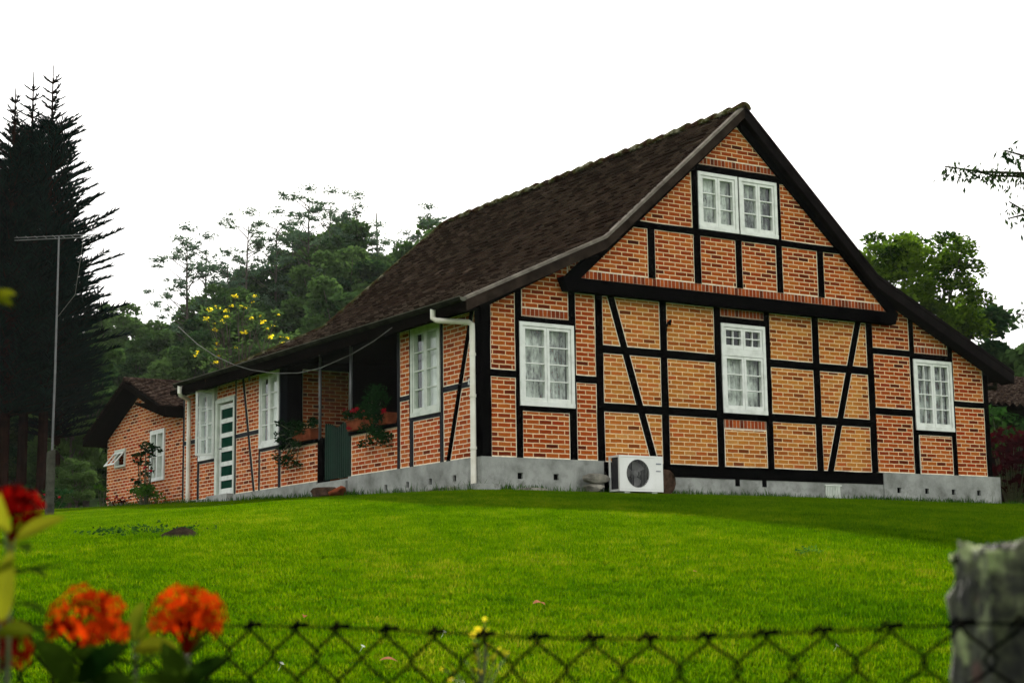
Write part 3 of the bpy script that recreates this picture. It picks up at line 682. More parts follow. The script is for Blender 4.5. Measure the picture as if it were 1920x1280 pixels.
# ---- other faces, for other views
mb = MB()
mb.box(W-.01, W, .13, 9.3, .0, 2.3); mb.box(2.2, W-.01, 9.2, 9.3, 0, 2.7); mb.box(2.2, 2.3, 9.3, 11.4, 0, 2.7); mb.box(.12, 2.3, 11.36, 11.4, 0, 2.7)
mb.face([(2.2, 9.25, 2.7), (W, 9.25, 2.3), (7.64, 9.25, 3.7), (4.85, 9.25, 6.15), (2.06, 9.25, 3.75)])
mb.build('rear_wall', M['terracotta'], house)
# casement standing open on the far side wall
mb = MB(); P2 = Plane((W+.02, 1.3, 0), (1, .25, 0), (-.25, 1, 0))
P2.box(mb, 0, .5, 1.3, 1.35, 0, .03); P2.box(mb, 0, .5, 2.0, 2.05, 0, .03); P2.box(mb, 0, .05, 1.35, 2.0, 0, .03); P2.box(mb, .45, .5, 1.35, 2.0, 0, .03)
sh_ = mb.build('window_shutter', M['white'], house)
mb = MB(); P2.box(mb, .05, .45, 1.35, 2.0, .01, .02); mb.build('pane', M['door_green'], sh_)

# ---- roof
RA, RK_L, RK_R, RE_L, RE_R = (4.85, 6.27), (2.06, 3.83), (7.64, 3.74), (-.40, 2.69), (10.84, 2.30)
Y0, Y1 = -.30, 9.38
mb = MB(); th = .09
def slab(mb, a, c, y0, y1, t):
    d = Vector((c[0]-a[0], c[1]-a[1])).normalized(); n = Vector((d.y, -d.x)); n = n if n.y < 0 else -n
    n = n*t
    pr_ = [(a[0], a[1]), (c[0], c[1]), (c[0]+n.x*0, c[1]+n.y/abs(d.x)*1), (a[0], a[1]+n.y/abs(d.x))]
    mb.prism([(x, y0, z) for x, z in pr_], [(x, y1, z) for x, z in pr_])
for a, c in ((RE_L, RK_L), (RK_L, RA), (RA, RK_R), (RK_R, RE_R)): slab(mb, a, c, Y0+.05, Y1-.03, th)
roof = mb.build('roof', M['wood_dark'], house)
def tile_field(mb, a, c, y0, y1, expo=.155, wd=.172, skip=0):
    """rows of flat tiles from the foot a to the head c of a slope"""
    a, c = Vector(a), Vector(c); Ls = (c-a).length; d = (c-a)/Ls
    nrm = Vector((-d.y, d.x)); nrm = nrm if nrm.y > 0 else -nrm
    nr = int(Ls/expo)+1; e = Ls/nr; sag = lambda y, s: -.018*math.sin((y-y0)/(y1-y0)*math.pi)*math.sin(s/Ls*3.1) + .006*math.sin(y*1.7+s*2)
    for r_ in range(nr):
        s0 = r_*e-.02; s1 = min(s0+e+.05, Ls)
        n = int((y1-y0)/wd)+1; wj = (y1-y0)/n; offs = (r_ % 2)*.5*wj
        for k in range(n+1):
            ya = max(y0, y0+k*wj-offs); yb = min(y1, y0+(k+1)*wj-offs)-.006
            if yb-ya < .02: continue
            j = random.gauss(0, .006); lift = .040+random.gauss(0, .004); tw = random.gauss(0, .003)
            sg = sag((ya+yb)/2, s0)
            def q(s, o): b_ = a+d*s+nrm*(o+sg); return b_
            p0 = q(s0+j, lift+tw); p1 = q(s0+j, lift-tw); p2 = q(s1, .010); b0 = q(s0+j, lift-.030)
            t = min(1, max(0, random.gauss(.42, .17))); t = .92 if random.random() < .004 else min(t, .93)
            ch = .045
            mid = q(s0+j-.012, lift)
            ym = (ya+yb)/2
            top = [(p0.x, ya, p0.y), (mid.x, ym, mid.y), (p1.x, yb, p1.y), (p2.x, yb, p2.y), (p2.x, ya, p2.y)]
            mb.face(top, 0, t=t)
            bm_ = q(s0+j-.012, lift-.030)
            te = min(1, t+random.uniform(.35, .6))       # butt ends painted paler, as if catching the light, to show the rows
            mb.face([(p0.x, ya, p0.y), (b0.x, ya, b0.y), (bm_.x, ym, bm_.y), (mid.x, ym, mid.y)], 0, t=te)
            mb.face([(mid.x, ym, mid.y), (bm_.x, ym, bm_.y), (b0.x, yb, b0.y), (p1.x, yb, p1.y)], 0, t=te)
tl = MB()
tile_field(tl, RE_L, RK_L, Y0+.06, Y1-.02); tile_field(tl, RK_L, RA, Y0+.06, Y1-.02)
tl.build('roof_tiles', M['tiles'], roof, recalc=False)
tl = MB()
tile_field(tl, RK_R, RA, Y0+.06, Y1-.02); tile_field(tl, RE_R, RK_R, Y0+.06, Y1-.02)
tl.build('roof_tiles', M['tiles'], roof, recalc=False)
# ridge tiles: overlapping half-round caps with mortar
rd = MB(); n = 27; L_ = (Y1-Y0)/n
for k in range(n):
    ya = Y0+k*L_; yb = ya+L_+.04
    ra, rb = .115+random.uniform(-.008, .008), .088
    za = RA[1]+.02+random.uniform(-.012, .012); t = random.random()
    A = []; Bq = []
    for j in range(9):
        an = math.pi*j/8
        A.append((RA[0]+ra*math.cos(an)*1.1, ya, za-.05+ra*math.sin(an)*.95+.012)); Bq.append((RA[0]+rb*math.cos(an)*1.1, yb, za-.05+rb*math.sin(an)*.95))
    for j in range(8): rd.face([A[j], A[j+1], Bq[j+1], Bq[j]], 0, t=t)
    rd.face(A, 0, t=t)
    for q in range(3):
        x = RA[0]+random.uniform(-.14, -.08); y = ya+random.uniform(0, L_); s_ = random.uniform(.02, .05)
        rd.box(x-s_, x+s_, y-s_, y+s_, za-.07, za-.07+s_)
rd.build('ridge_tiles', M['ridge'], roof, recalc=False)
# bargeboards on the gable end
def barge(a, b_, c, mats, name, up=.03, dn=.17):
    mb = MB()
    lo = [(p[0], p[1]-dn) for p in (a, b_, c)]; hi = [(p[0], p[1]-.005) for p in (a, b_, c)]; tp = [(p[0], p[1]+.05) for p in (a, b_, c)]
    for i in (0, 1):
        G.poly(mb, [lo[i], lo[i+1], hi[i+1], hi[i]], .25, .285, 0)
        G.poly(mb, [hi[i], hi[i+1], tp[i+1], tp[i]], .20, .30, 1)
    return mb.build(name, mats, roof)
barge(RE_L, RK_L, RA, [M['rake'], M['flash']], 'bargeboard'); barge(RA, RK_R, RE_R, [M['rake_shaded'], M['rake_shaded']], 'bargeboard')
# soffit boards between wall and bargeboard
mb = MB()
for a, c in ((RE_L, RK_L), (RK_L, RA), (RA, RK_R), (RK_R, RE_R)):
    mb.prism([(a[0], -.27, a[1]-.16), (c[0], -.27, c[1]-.16), (c[0], -.27, c[1]-.13), (a[0], -.27, a[1]-.13)], [(a[0], .02, a[1]-.16), (c[0], .02, c[1]-.16), (c[0], .02, c[1]-.13), (a[0], .02, a[1]-.13)])
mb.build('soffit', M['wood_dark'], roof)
# rear rake verge, pale mortar line
mb = MB()
for a, c in ((RE_L, RK_L), (RK_L, RA)):
    mb.prism([(a[0], Y1-.03, a[1]-.05), (c[0], Y1-.03, c[1]-.05), (c[0], Y1-.03, c[1]+.075), (a[0], Y1-.03, a[1]+.075)], [(a[0], Y1+.02, a[1]-.05), (c[0], Y1+.02, c[1]-.05), (c[0], Y1+.02, c[1]+.075), (a[0], Y1+.02, a[1]+.075)])
mb.build('verge', M['ridge'], roof)
# low rear lean-to roof and eaves underside
mb = MB(); mb.prism([(-.40, Y1, 2.60), (2.3, Y1, 2.74), (2.3, Y1, 2.80), (-.40, Y1, 2.67)], [(-.40, 11.2, 2.60), (2.3, 11.2, 2.74), (2.3, 11.2, 2.80), (-.40, 11.2, 2.67)]); mb.build('rear_roof', M['wood_dark'], house)
mb = MB(); mb.prism([(-.36, Y0+.06, 2.56), (.0, Y0+.06, 2.70), (.0, Y0+.06, 2.74), (-.36, Y0+.06, 2.60)], [(-.36, 10.9, 2.56), (.0, 10.9, 2.70), (.0, 10.9, 2.74), (-.36, 10.9, 2.60)])
mb.box(-.385, -.36, Y0+.03, 10.9, 2.53, 2.69); mb.build('fascia', M['wood_dark'], house)
# gutters
def gutter(x, z, y0, y1, name='gutter', tilt=0):
    mb = MB(); r0 = .062; n = 9
    pa = [(x+r0*math.cos(math.pi+math.pi*j/n), z+r0*math.sin(math.pi+math.pi*j/n)) for j in range(n+1)]
    pb = [(x+(r0-.006)*math.cos(math.pi+math.pi*j/n), z+(r0-.006)*math.sin(math.pi+math.pi*j/n)) for j in range(n, -1, -1)]
    P_ = pa+pb
    mb.prism([(a, y0, c) for a, c in P_], [(a, y1, c+tilt) for a, c in P_], 0)
    mb.prism([(x-r0-.012, y0, z), (x-r0+.008, y0, z), (x-r0+.008, y0, z+.010), (x-r0-.012, y0, z+.010)], [(x-r0-.012, y1, z+tilt), (x-r0+.008, y1, z+tilt), (x-r0+.008, y1, z+.010+tilt), (x-r0-.012, y1, z+.010+tilt)], 1)
    for yy in (y0, y1): mb.face([(a, yy, c) for a, c in pa], 1)
    return mb.build(name, [M['gutter'], M['gutter_lip']], house)
gutter(-.45, 2.715, -.27, 10.75, tilt=.03); gutter(RE_R[0]+.05, 2.29, -.2, 9.4)
def downpipe(pts, r_=.042, name='downpipe', mat='pipe', rings=()):
    mb = MB(); mb.tube(pts, r_, n=12)
    for p, q in rings: mb.tube([p, q], r_*1.22, n=12)
    return mb.build(name, M[mat], house, smooth=False)
dx = -.085
downpipe([(-.45, .60, 2.68), (-.45, .60, 2.54), (-.42, .54, 2.50), (dx-.03, .15, 2.44), (dx, .10, 2.40), (dx, .10, 2.3), (dx, .10, .10)],
         rings=[((dx, .10, 1.95), (dx, .10, 1.99)), ((dx, .10, .60), (dx, .10, .64)), ((dx, .10, 1.35), (dx, .10, 1.39))])
downpipe([(-.45, 10.55, 2.70), (-.45, 10.55, 2.56), (-.41, 10.60, 2.52), (dx-.03, 10.93, 2.49), (dx, 10.97, 2.46), (dx, 10.97, 2.35), (dx, 10.97, .38)],
         rings=[((dx, 10.97, 1.72), (dx, 10.97, 1.76)), ((dx, 10.97, .6), (dx, 10.97, .64))])
downpipe([(RE_R[0]+.05, .2, 2.25), (RE_R[0]+.05, .2, 2.12), (W+.10, .2, 2.10), (W+.06, .2, 2.05), (W+.06, .2, .3)], mat='gutter')
# small bracket lamp and eave hook
mb = MB(); S.box(mb, 7.9, 7.93, 2.50, 2.60, .12, .15); mb.build('eave_hook', M['pole_white'], house)

# ================================================================== ANNEX
annex = thing('brick_annex', 'low plain brick annex with shallow tiled gable at the far left of the house', 'building', (0, 11.47, .3))
def anx(mb, name, mats, **k):
    o = mb.build(name, mats, annex, **k); o.matrix_parent_inverse = Matrix.Translation((0, -11.47, -.3)); return o
apts = [(11.475, .2), (16.0, .2), (16.0, 2.12), (13.85, 2.98), (11.475, 2.2)]
mb = MB()
# wall as convex pieces around the window and the small vent window
WZ = (12.46, 13.28, 1.02, 2.08); VZ = (14.80, 15.45, 1.47, 1.86)
top = lambda u: 2.12+(16-u)*.40 if u > 13.85 else 2.98-(13.85-u)*.33
us = [11.475, WZ[0], WZ[1], 13.85, VZ[0], VZ[1], 16.0]
u00 = .03
def bpan(pts):
    mb.face([S.p(u, v, 0) for u, v in pts], 0, [(u, v) for u, v in pts])
for a, c in zip(us[:-1], us[1:]):
    if (a, c) == WZ[:2]: bpan([(a, .2), (c, .2), (c, WZ[2]), (a, WZ[2])]); bpan([(a, WZ[3]), (c, WZ[3]), (c, top(c)), (a, top(a))])
    elif (a, c) == VZ[:2]: bpan([(a, .2), (c, .2), (c, VZ[2]), (a, VZ[2])]); bpan([(a, VZ[3]), (c, VZ[3]), (c, top(c)), (a, top(a))])
    else: bpan([(a, .2), (c, .2), (c, top(c)), (a, top(a))])
mb.face([(0, 16, .2), (6, 16, .2), (6, 16, 2.1), (0, 16, 2.12)], 0, [(0, .2), (6, .2), (6, 2.1), (0, 2.1)])
mb.face([(6, 16, .2), (6, 11.5, .2), (6, 11.5, 2.1), (6, 13.85, 2.98), (6, 16, 2.1)], 0, [(0, .2), (4.5, .2), (4.5, 2.1), (2.2, 3), (0, 2.1)])
anx(mb, 'wall', M['brick_side'], recalc=False)
AR, AL, AF = (13.85, 3.17), (16.45, 2.13), (11.75, 2.42)
mb = MB()
for a, c in ((AL, AR), (AR, AF)):
    mb.prism([(-.42, a[0], a[1]-.12), (-.42, c[0], c[1]-.12), (-.42, c[0], c[1]), (-.42, a[0], a[1])], [(6.2, a[0], a[1]-.12), (6.2, c[0], c[1]-.12), (6.2, c[0], c[1]), (6.2, a[0], a[1])])
mb.prism([(-.40, 11.45, 2.18), (-.40, 13.2, 2.62), (-.40, 13.2, 2.66), (-.40, 11.45, 2.40)], [(.0, 11.45, 2.18), (.0, 13.2, 2.62), (.0, 13.2, 2.66), (.0, 11.45, 2.40)])
ar = anx(mb, 'roof', M['wood_dark'])
mb = MB()
for a, c in ((AF, AR), (AL, AR)):            # pan tiles: rolling rows
    n = 9; d = (Vector(c)-Vector(a))/n
    for r_ in range(n):
        s0 = Vector(a)+d*r_; s1 = Vector(a)+d*(r_+1.15) if r_ < n-1 else Vector(c)
        xs = np.arange(-.42, 6.2, .06)
        hh = [.035+.022*math.sin(x*2*math.pi/.24) for x in xs]
        for x0, x1, h0, h1 in zip(xs[:-1], xs[1:], hh[:-1], hh[1:]):
            tj = random.random()
            mb.face([(x0, s0.x, s0.y+h0+.02), (x1, s0.x, s0.y+h1+.02), (x1, s1.x, s1.y+h1-.01), (x0, s1.x, s1.y+h0-.01)])
            mb.face([(x0, s0.x, s0.y+h0-.01), (x1, s0.x, s0.y+h1-.01), (x1, s0.x, s0.y+h1+.02), (x0, s0.x, s0.y+h0+.02)])
t_ = mb.build('roof_tiles', M['annex_tiles'], ar, recalc=False)
mb = MB(); mb.tube([(-.42, AR[0], AR[1]+.02), (6.2, AR[0], AR[1]+.02)], .085, n=8); r_ = mb.build('ridge_tiles', M['annex_tiles'], ar)
# annex window
mb = MB(); u0, u1, v0, v1 = WZ
for a in ((u0, u1, v1-.09, v1), (u0, u1, v0, v0+.07), (u0, u0+.08, v0+.07, v1-.09), (u1-.08, u1, v0+.07, v1-.09), ((u0+u1)/2-.035, (u0+u1)/2+.035, v0+.07, v1-.09)): S.box(mb, *a, -.06, .03)
S.box(mb, u0+.08, (u0+u1)/2-.035, 1.52, 1.545, -.05, .01); S.box(mb, (u0+u1)/2+.035, u1-.08, 1.52, 1.545, -.05, .01)
aw = anx(mb, 'window', M['white'])
mb = MB(); mb.face([S.p(u0+.08, v0+.07, -.04), S.p(u1-.08, v0+.07, -.04), S.p(u1-.08, v1-.09, -.04), S.p(u0+.08, v1-.09, -.04)]); mb.build('pane', M['glass'], aw)
mb = MB(); S.box(mb, u0, u1, v0, v1, -.12, -.10); mb.build('curtain', M['blind'], aw)
# small tilting window
mb = MB(); u0, u1, v0, v1 = VZ
for a in ((u0, u1, v1-.05, v1), (u0, u1, v0, v0+.04), (u0, u0+.05, v0+.04, v1-.05), (u1-.05, u1, v0+.04, v1-.05)): S.box(mb, *a, -.06, .03)
av = anx(mb, 'tilting_window', M['white_old'])
mb = MB(); up_ = Vector((.62, 0, .78)); P3 = Plane(S.p(0, 0, .26) , (0, 1, 0), (-.78, 0, .62)); P3.O = Vector((-.26, 0, v0+.02)); P3.V = up_
for a in ((u0, u1, 0, .05), (u0, u1, .33, .38), (u0, u0+.05, .05, .33), (u1-.05, u1, .05, .33), ((u0+u1)/2-.02, (u0+u1)/2+.02, .05, .33)): P3.box(mb, *a, 0, .02)
mb.build('sash', M['white'], av)
mb = MB(); S.box(mb, u0, u1, v0, v1, -.2, -.18); mb.build('pane', M['void'], av)  # near-black sheet behind the sash, painted for the unlit room

# ================================================================== AC UNIT, STONES, LOG
ac = thing('air_conditioner', 'white outdoor air conditioner unit with round fan grille standing against the gable plinth', 'air conditioner', (2.10, -.42, .03))
AX, AY, AZ = .80, .27, .53
mb = MB()
t = .03
mb.box(0, AX, 0, AY, 0, .03); mb.box(0, AX, 0, AY, AZ-.03, AZ); mb.box(0, .012, 0, .035, .03, AZ-.03); mb.box(0, .012, AY-.04, AY, .03, AZ-.03)
mb.box(AX-.012, AX, 0, AY, .03, AZ-.03)
# front plate with round opening
cxx, czz, rad_ = .335, .265, .205; n = 40
ring = [(cxx+rad_*math.cos(2*math.pi*k/n), czz+rad_*math.sin(2*math.pi*k/n)) for k in range(n)]
def sq(k):
    a = 2*math.pi*k/n; cx2, sy2 = math.cos(a), math.sin(a); s_ = 1/max(abs(cx2)/.32, abs(sy2)/.232)
    return (cxx+cx2*s_, czz+sy2*s_)
for k in range(n):
    a, b_ = ring[k], ring[(k+1) % n]; c_, d_ = sq(k+1), sq(k)
    mb.prism([(a[0], 0, a[1]), (b_[0], 0, b_[1]), (c_[0], 0, c_[1]), (d_[0], 0, d_[1])], [(a[0], .02, a[1]), (b_[0], .02, b_[1]), (c_[0], .02, c_[1]), (d_[0], .02, d_[1])])
mb.box(.655, AX-.012, -.001, .02, .03, AZ-.03); mb.box(.012, .015, 0, .02, .03, AZ-.03)
mb.box(.1, .2, .02, .25, -.05, 0); mb.box(.6, .7, .02, .25, -.05, 0)
mb.build('casing', M['ac_white'], ac)
mb = MB(); mb.box(.05, .65, .2, .22, .03, AZ-.03); mb.box(.02, .03, .04, AY-.05, .03, AZ-.03); mb.build('coil', M['ac_dark'], ac)
mb = MB()
for k in range(-7, 8):
    x = k*.026; h = math.sqrt(max(0, rad_**2-x*x))
    if h > .02: mb.tube([(cxx+x, .004, czz-h), (cxx+x, -.006, czz), (cxx+x, .004, czz+h)], .0035, n=4)
for r0 in (.04, .205): mb.tube([(cxx+r0*math.cos(2*math.pi*k/24), -.002, czz+r0*math.sin(2*math.pi*k/24)) for k in range(25)], .004, n=4)
mb.build('fan_grille', M['ac_grille'], ac)
mb = MB()
for k in range(3):
    a = k*2.094+.4
    for q in range(6):
        a0, a1 = a+q*.2, a+(q+1)*.2
        mb.face([(cxx+.03*math.cos(a0), .09+q*.008, czz+.03*math.sin(a0)), (cxx+.19*math.cos(a0), .07+q*.012, czz+.19*math.sin(a0)), (cxx+.19*math.cos(a1), .07+q*.012+.012, czz+.19*math.sin(a1)), (cxx+.03*math.cos(a1), .098+q*.008, czz+.03*math.sin(a1))])
mb.tube([(cxx, .06, czz), (cxx, .15, czz)], .045, n=14)
mb.build('fan', M['ac_grille'], ac)
mb = MB()
mb.box(.672, .765, -.004, -.001, .405, .425); mb.build('badge', M['ac_mark'], ac)
mb = MB(); mb.box(.672, .755, -.004, -.001, .30, .314); mb.build('badge', M['ac_mark'], ac)

mb = MB(); mb.tube([(.82, .12, .40), (.90, .14, .42), (.95, .25, .46), (.95, .38, .52)], .018, n=8); mb.build('pipe', M['ac_dark'], ac)
mb = MB(); mb.tube([(.82, .16, .30), (.88, .2, .26), (.93, .28, .10), (.95, .3, .0)], .010, n=6); mb.build('drain_hose', M['cable'], ac)
def rock(name, label, cat, loc, size, mat, seed, group=None):
    r = random.Random(seed); bm = bmesh.new(); bmesh.ops.create_icosphere(bm, subdivisions=3, radius=1)
    ph = [(Vector((r.gauss(0, 1), r.gauss(0, 1), r.gauss(0, 1))).normalized(), r.uniform(.5, .9)) for _ in range(9)]
    for v in bm.verts:
        for nn, k in ph:
            d = v.co.dot(nn)
            if d > k: v.co -= nn*(d-k)
        v.co *= 1+r.uniform(-.02, .02); v.co = Vector((v.co.x*size[0], v.co.y*size[1], v.co.z*size[2]))
    me = bpy.data.meshes.new(name); bm.to_mesh(me); bm.free(); me.materials.append(M[mat])
    o = bpy.data.objects.new(name, me); COL.objects.link(o); o.location = loc; return tag(o, label, cat, group)
rock('stone_block', 'grey stone block beside the left side of the air conditioner', 'stone', (1.86, -.16, .22), (.24, .12, .08), 'stone', 1)
rock('stone_block', 'lower flat stone in front of the gable plinth left of the air conditioner', 'stone', (1.84, -.14, .07), (.22, .11, .08), 'stone', 2)
rock('stone_block', 'flat pale stone lying at the foot of the gable near the corner', 'stone', (.75, -.16, .02), (.28, .1, .045), 'stone', 3)
mb = MB(); mb.tube([(3.02, -.06, .20), (3.04, -.32, .19)], [.20, .19], n=14); mb.tube([(3.04, -.322, .19), (3.04, -.326, .19)], .14, n=14)
tag(mb.build('log', M['log'], None), 'round dark log end right of the air conditioner under the sill beam', 'log')
rock('boulder', 'brown boulder below the green porch gate', 'stone', (-.22, 4.6, .25), (.24, .34, .16), 'log', 5)
rock('boulder', 'small round rusty stone beside the boulder under the porch', 'stone', (-.25, 4.05, .23), (.17, .24, .11), 'terracotta', 6)
mb = MB(); S.box(mb, -.15, 3.7, -.3, .10, .03, .22, 0, .03); tag(mb.build('stone_ledge', M['stone'], None), 'low mossy stone ledge along the foot of the side wall', 'ledge')
mb = MB(); mb.box(-.26, .12, -.28, -.04, -.3, .09); mb.box(-.26, -.03, -.04, .3, -.3, .089); tag(mb.build('drain_slab', M['plaster'], None), 'square concrete slab under the corner downpipe', 'slab')

# ================================================================== FOLIAGE TOOLS
def leaf_quads(C, size, aspect=.5, up=.3):
    """leaf-shaped quads (pointed rhombi) at centres C"""
    n = len(C)
    a = rng.normal(size=(n, 3)); a[:, 2] *= .6; a /= np.linalg.norm(a, axis=1)[:, None]
    b = rng.normal(size=(n, 3)); b[:, 2] += up; b -= a*(a*b).sum(1)[:, None]; b /= np.linalg.norm(b, axis=1)[:, None]
    s = (size*rng.uniform(.6, 1.3, n))[:, None]
    return np.stack([C-a*s, C-b*s*aspect, C+a*s, C+b*s*aspect], 1)
def blob_leaves(centres, radii, per, size, flat=.7, aspect=.55, shell=.55):
    Cs = []; Ts = []
    for c, r_ in zip(centres, radii):
        n = max(3, int(per*r_*r_)) if per > 0 else 3
        d = rng.normal(size=(n, 3)); d /= np.linalg.norm(d, axis=1)[:, None]; d[:, 2] = np.where(d[:, 2] < -.35, -d[:, 2], d[:, 2])
        rad = r_*rng.uniform(shell, 1.08, n)[:, None]
        P = np.array(c)+d*rad*np.array([1, 1, flat]); Cs.append(P); Ts.append(np.full(n, rng.uniform(.2, .8))+rng.normal(0, .18, n))
    C = np.concatenate(Cs); return leaf_quads(C, size, aspect), np.clip(np.concatenate(Ts), 0, 1)
def make_broad(H, Rad, nb, per, size, mats, name='broadleaf_tree', trunk_r=.16, base=.35, seed=0, label=None, cat='tree', loc=(0, 0, 0), group=None, flat=.72, rm=1):
    r = random.Random(seed)
    t = thing(name, label, cat, loc, 0, group)
    cs = []; rs = []
    for k in range(nb):
        for _ in range(50):
            x, y, z = r.uniform(-1, 1), r.uniform(-1, 1), r.uniform(-1, 1)
            if x*x+y*y+z*z < 1 and (x*x+y*y+z*z > .25 or z > .3): break
        zc = H*(base+(1-base)/2)+z*H*(1-base)/2*.82
        cs.append((x*Rad*.85, y*Rad*.85, zc)); rs.append(Rad*r.uniform(.24, .42)*rm)
    P, T = blob_leaves(cs, rs, per, size, flat)
    mb = MB(); mb.quads(P, T); mb.build('crown', mats[0], t, recalc=False)
    mb = MB(); mb.tube([(0, 0, -.5), (.05*H*r.uniform(-1, 1)*.4, 0, H*.3), (0, 0, H*.75)], [trunk_r, trunk_r*.75, trunk_r*.25], n=8)
    for c, rr0 in list(zip(cs, rs))[:14]:
        z0 = H*r.uniform(.25, .55); mb.tube([(0, 0, z0), (c[0]*.5, c[1]*.5, (z0+c[2])/2+.1), c], [trunk_r*.45, trunk_r*.3, trunk_r*.1], n=5)
    mb.build('trunk', mats[1], t)
    return t

# ---- conifers at the left
def conifer(H, rmax, seed, label, loc, crown_from=.24, top_bare=1.4):
    r = random.Random(seed); t = thing('conifer_tree', label, 'tree', loc, r.uniform(0, 6), 'dark conifers at the left')
    mb = MB(); Q = []
    def tuft(p, d, L_, rd_):
        d = d.normalized(); s_ = d.orthogonal().normalized(); u_ = d.cross(s_)
        pts0 = [p + (s_*math.cos(a)+u_*math.sin(a))*rd_*.5 for a in (0, 2.09, 4.19)]
        m = p+d*L_*.35; pts1 = [m + (s_*math.cos(a)+u_*math.sin(a))*rd_ for a in (0, 2.09, 4.19)]; tip = p+d*L_
        for i in range(3):
            j = (i+1) % 3; Q.append([pts0[i], pts0[j], pts1[j], pts1[i]]); Q.append([pts1[i], pts1[j], tip, tip])
    z = H*crown_from
    while z < H-.25:
        f = (z/H-crown_from)/(1-crown_from)
        bl = rmax*min(1, (1-f)**.85*1.06+.02)*r.uniform(.85, 1.1)*(.62+.38*smooth(-.05, .28, f)); bl = max(bl*(1 if f < .85 else .75), .2)
        nb = 8 if f < .8 else 4
        for k in range(nb):
            a = 2*math.pi*(k+r.random()*.8)/nb; ca, sa = math.cos(a), math.sin(a)
            L_ = bl*r.uniform(.45, 1.15); rise = .26+.30*f
            P_ = lambda s_: Vector((ca*L_*s_, sa*L_*s_, z+L_*(rise*s_*.75+rise*.35*s_*s_-.12*(1-f)*s_)))
            mb.tube([P_(0), P_(.5), P_(1)], [.03, .02, .008], n=4)
            n = max(2, int(L_/(.05 if f < .8 else .08)))
            for i in range(n):
                s_ = (i+.6)/n
                if s_ < .18 and f < .7: continue
                p = P_(s_); tang = (P_(min(1, s_+.05))-P_(s_-.05)).normalized()
                sd_ = Vector((-sa, ca, 0))
                for sg in (-1, 1):
                    d = tang*(.75 if f < .8 else 1.3)+sd_*sg*r.uniform(.3, 1.05)+Vector((0, 0, r.uniform(.0, .6) if f < .8 else .1))
                    tuft(p, d, r.uniform(.20, .46)*(1-.3*s_)*(1 if f < .8 else .5), .023)
            tuft(P_(1), P_(1)-P_(.9), .26 if f < .8 else .12, .026 if f < .8 else .02)
        z += r.uniform(.10, .2)+.16*f**3
    cr_ = MB(); arr = np.array([[list(p) for p in q] for q in Q]); cr_.quads(arr, np.repeat(rng.uniform(0, 1, len(arr)//6+1), 6)[:len(arr)])
    cr_.build('crown', M['conifer'], t, recalc=False)
    tuft_top = MB(); mb.tube([(0, 0, -.6), (.03, 0, H*.5), (0, 0, H)], [.15, .09, .012], n=8)
    mb.build('trunk', M['bark_red'], t)
    return t
def place(px, d): x, y = az_pos(px, d); return (x, y, terr(x, y)-.05)
def top_h(px, py, d, z0): return at_dist(px, py, d/math.cos(PITCH)).z - z0
def hh(px, py, d):
    x, y = az_pos(px, d); r = ray(px, py); k = d/math.hypot(r.x, r.y); return CAM.z+r.z*k-(terr(x, y)-.05)
for px, py, d, rm, sd_, lb in ((74, 135, 44, 2.3, 1, 'tallest dark conifer with the bare spire top'),
                              (36, 146, 45, 2.1, 2, 'dark conifer just left of the tallest one'),
                              (2, 178, 43.5, 2.2, 3, 'dark conifer cut by the left edge of the picture'),
                              (-60, 215, 46, 2.4, 4, 'dark conifer outermost on the left'),
                              (100, 330, 46.5, 1.4, 5, 'shorter dark conifer in front of the forest, right of the spire')):
    conifer(hh(px, py, d)+.2, rm, sd_, lb, place(px, d))

# ---- forest on the hill
protos = []
for k in range(5):
    t = make_broad([9, 10, 8, 11, 7][k], [3.0, 2.7, 3.2, 2.8, 2.9][k], 34, 300, .17, [M['forest'], M['bark_grey']], seed=40+k, label='x', loc=(0, 0, 0), group='broadleaf trees of the hillside wood', base=.2)
    protos.append(t)
used = [False]*5
rnd = random.Random(11)
def put_tree(px, d, s, z=None):
    k = rnd.randrange(5); x, y = az_pos(px, d)
    o = protos[k] if not used[k] else copy_tree(protos[k]); used[k] = True
    o.location = (x, y, terr(x, y)-.2); o.rotation_euler = (0, 0, rnd.uniform(0, 6.28)); o.scale = (s, s, s*rnd.uniform(.9, 1.1))
    o['label'] = 'broadleaf tree in the dense green wood covering the hillside behind the house'; o['group'] = 'broadleaf trees of the hillside wood'
    return o
for d, step in ((52, 60), (60, 52), (69, 46), (79, 40), (90, 30), (97, 34)):
    px = -80+rnd.uniform(0, 30)
    while px < 900:
        # skyline of the wood, by direction
        sky_y = np.interp(px, [-80, 190, 260, 340, 380, 420, 480, 540, 600, 660, 720, 800, 900], [600, 606, 598, 606, 552, 532, 508, 488, 462, 442, 436, 444, 440])
        H_ = hh(px, sky_y, d)
        frac = {52: .50, 60: .62, 69: .76, 79: .88, 90: 1.0, 97: 1.0}[d]
        H2 = H_*(frac if H_ > 6 else 1)*rnd.uniform(.93, 1.06)
        if H2 > 2.2:
            o = put_tree(px, d, min(1.5, max(.45, H2/9.3)))
            if d >= 90: o['label'] = 'round green tree along the skyline of the wooded hill'; o['group'] = 'trees along the top of the hill'
            elif d < 55: o['label'] = 'green tree in the lowest front row of the hillside wood'; o['group'] = 'trees at the foot of the hill'
        px += step*rnd.uniform(.75, 1.25)
# understory left of the annex
for k, (px, d, s) in enumerate(((128, 47, .36), (160, 50, .5), (60, 52, .4), (20, 54, .4), (215, 53, .55), (104, 44, .15), (140, 43, .16), (120, 50, .45))):
    o = put_tree(px, d, s); o['label'] = 'dark bush at the edge of the wood left of the annex'; o['group'] = 'bushes below the conifers'; o['category'] = 'bush'

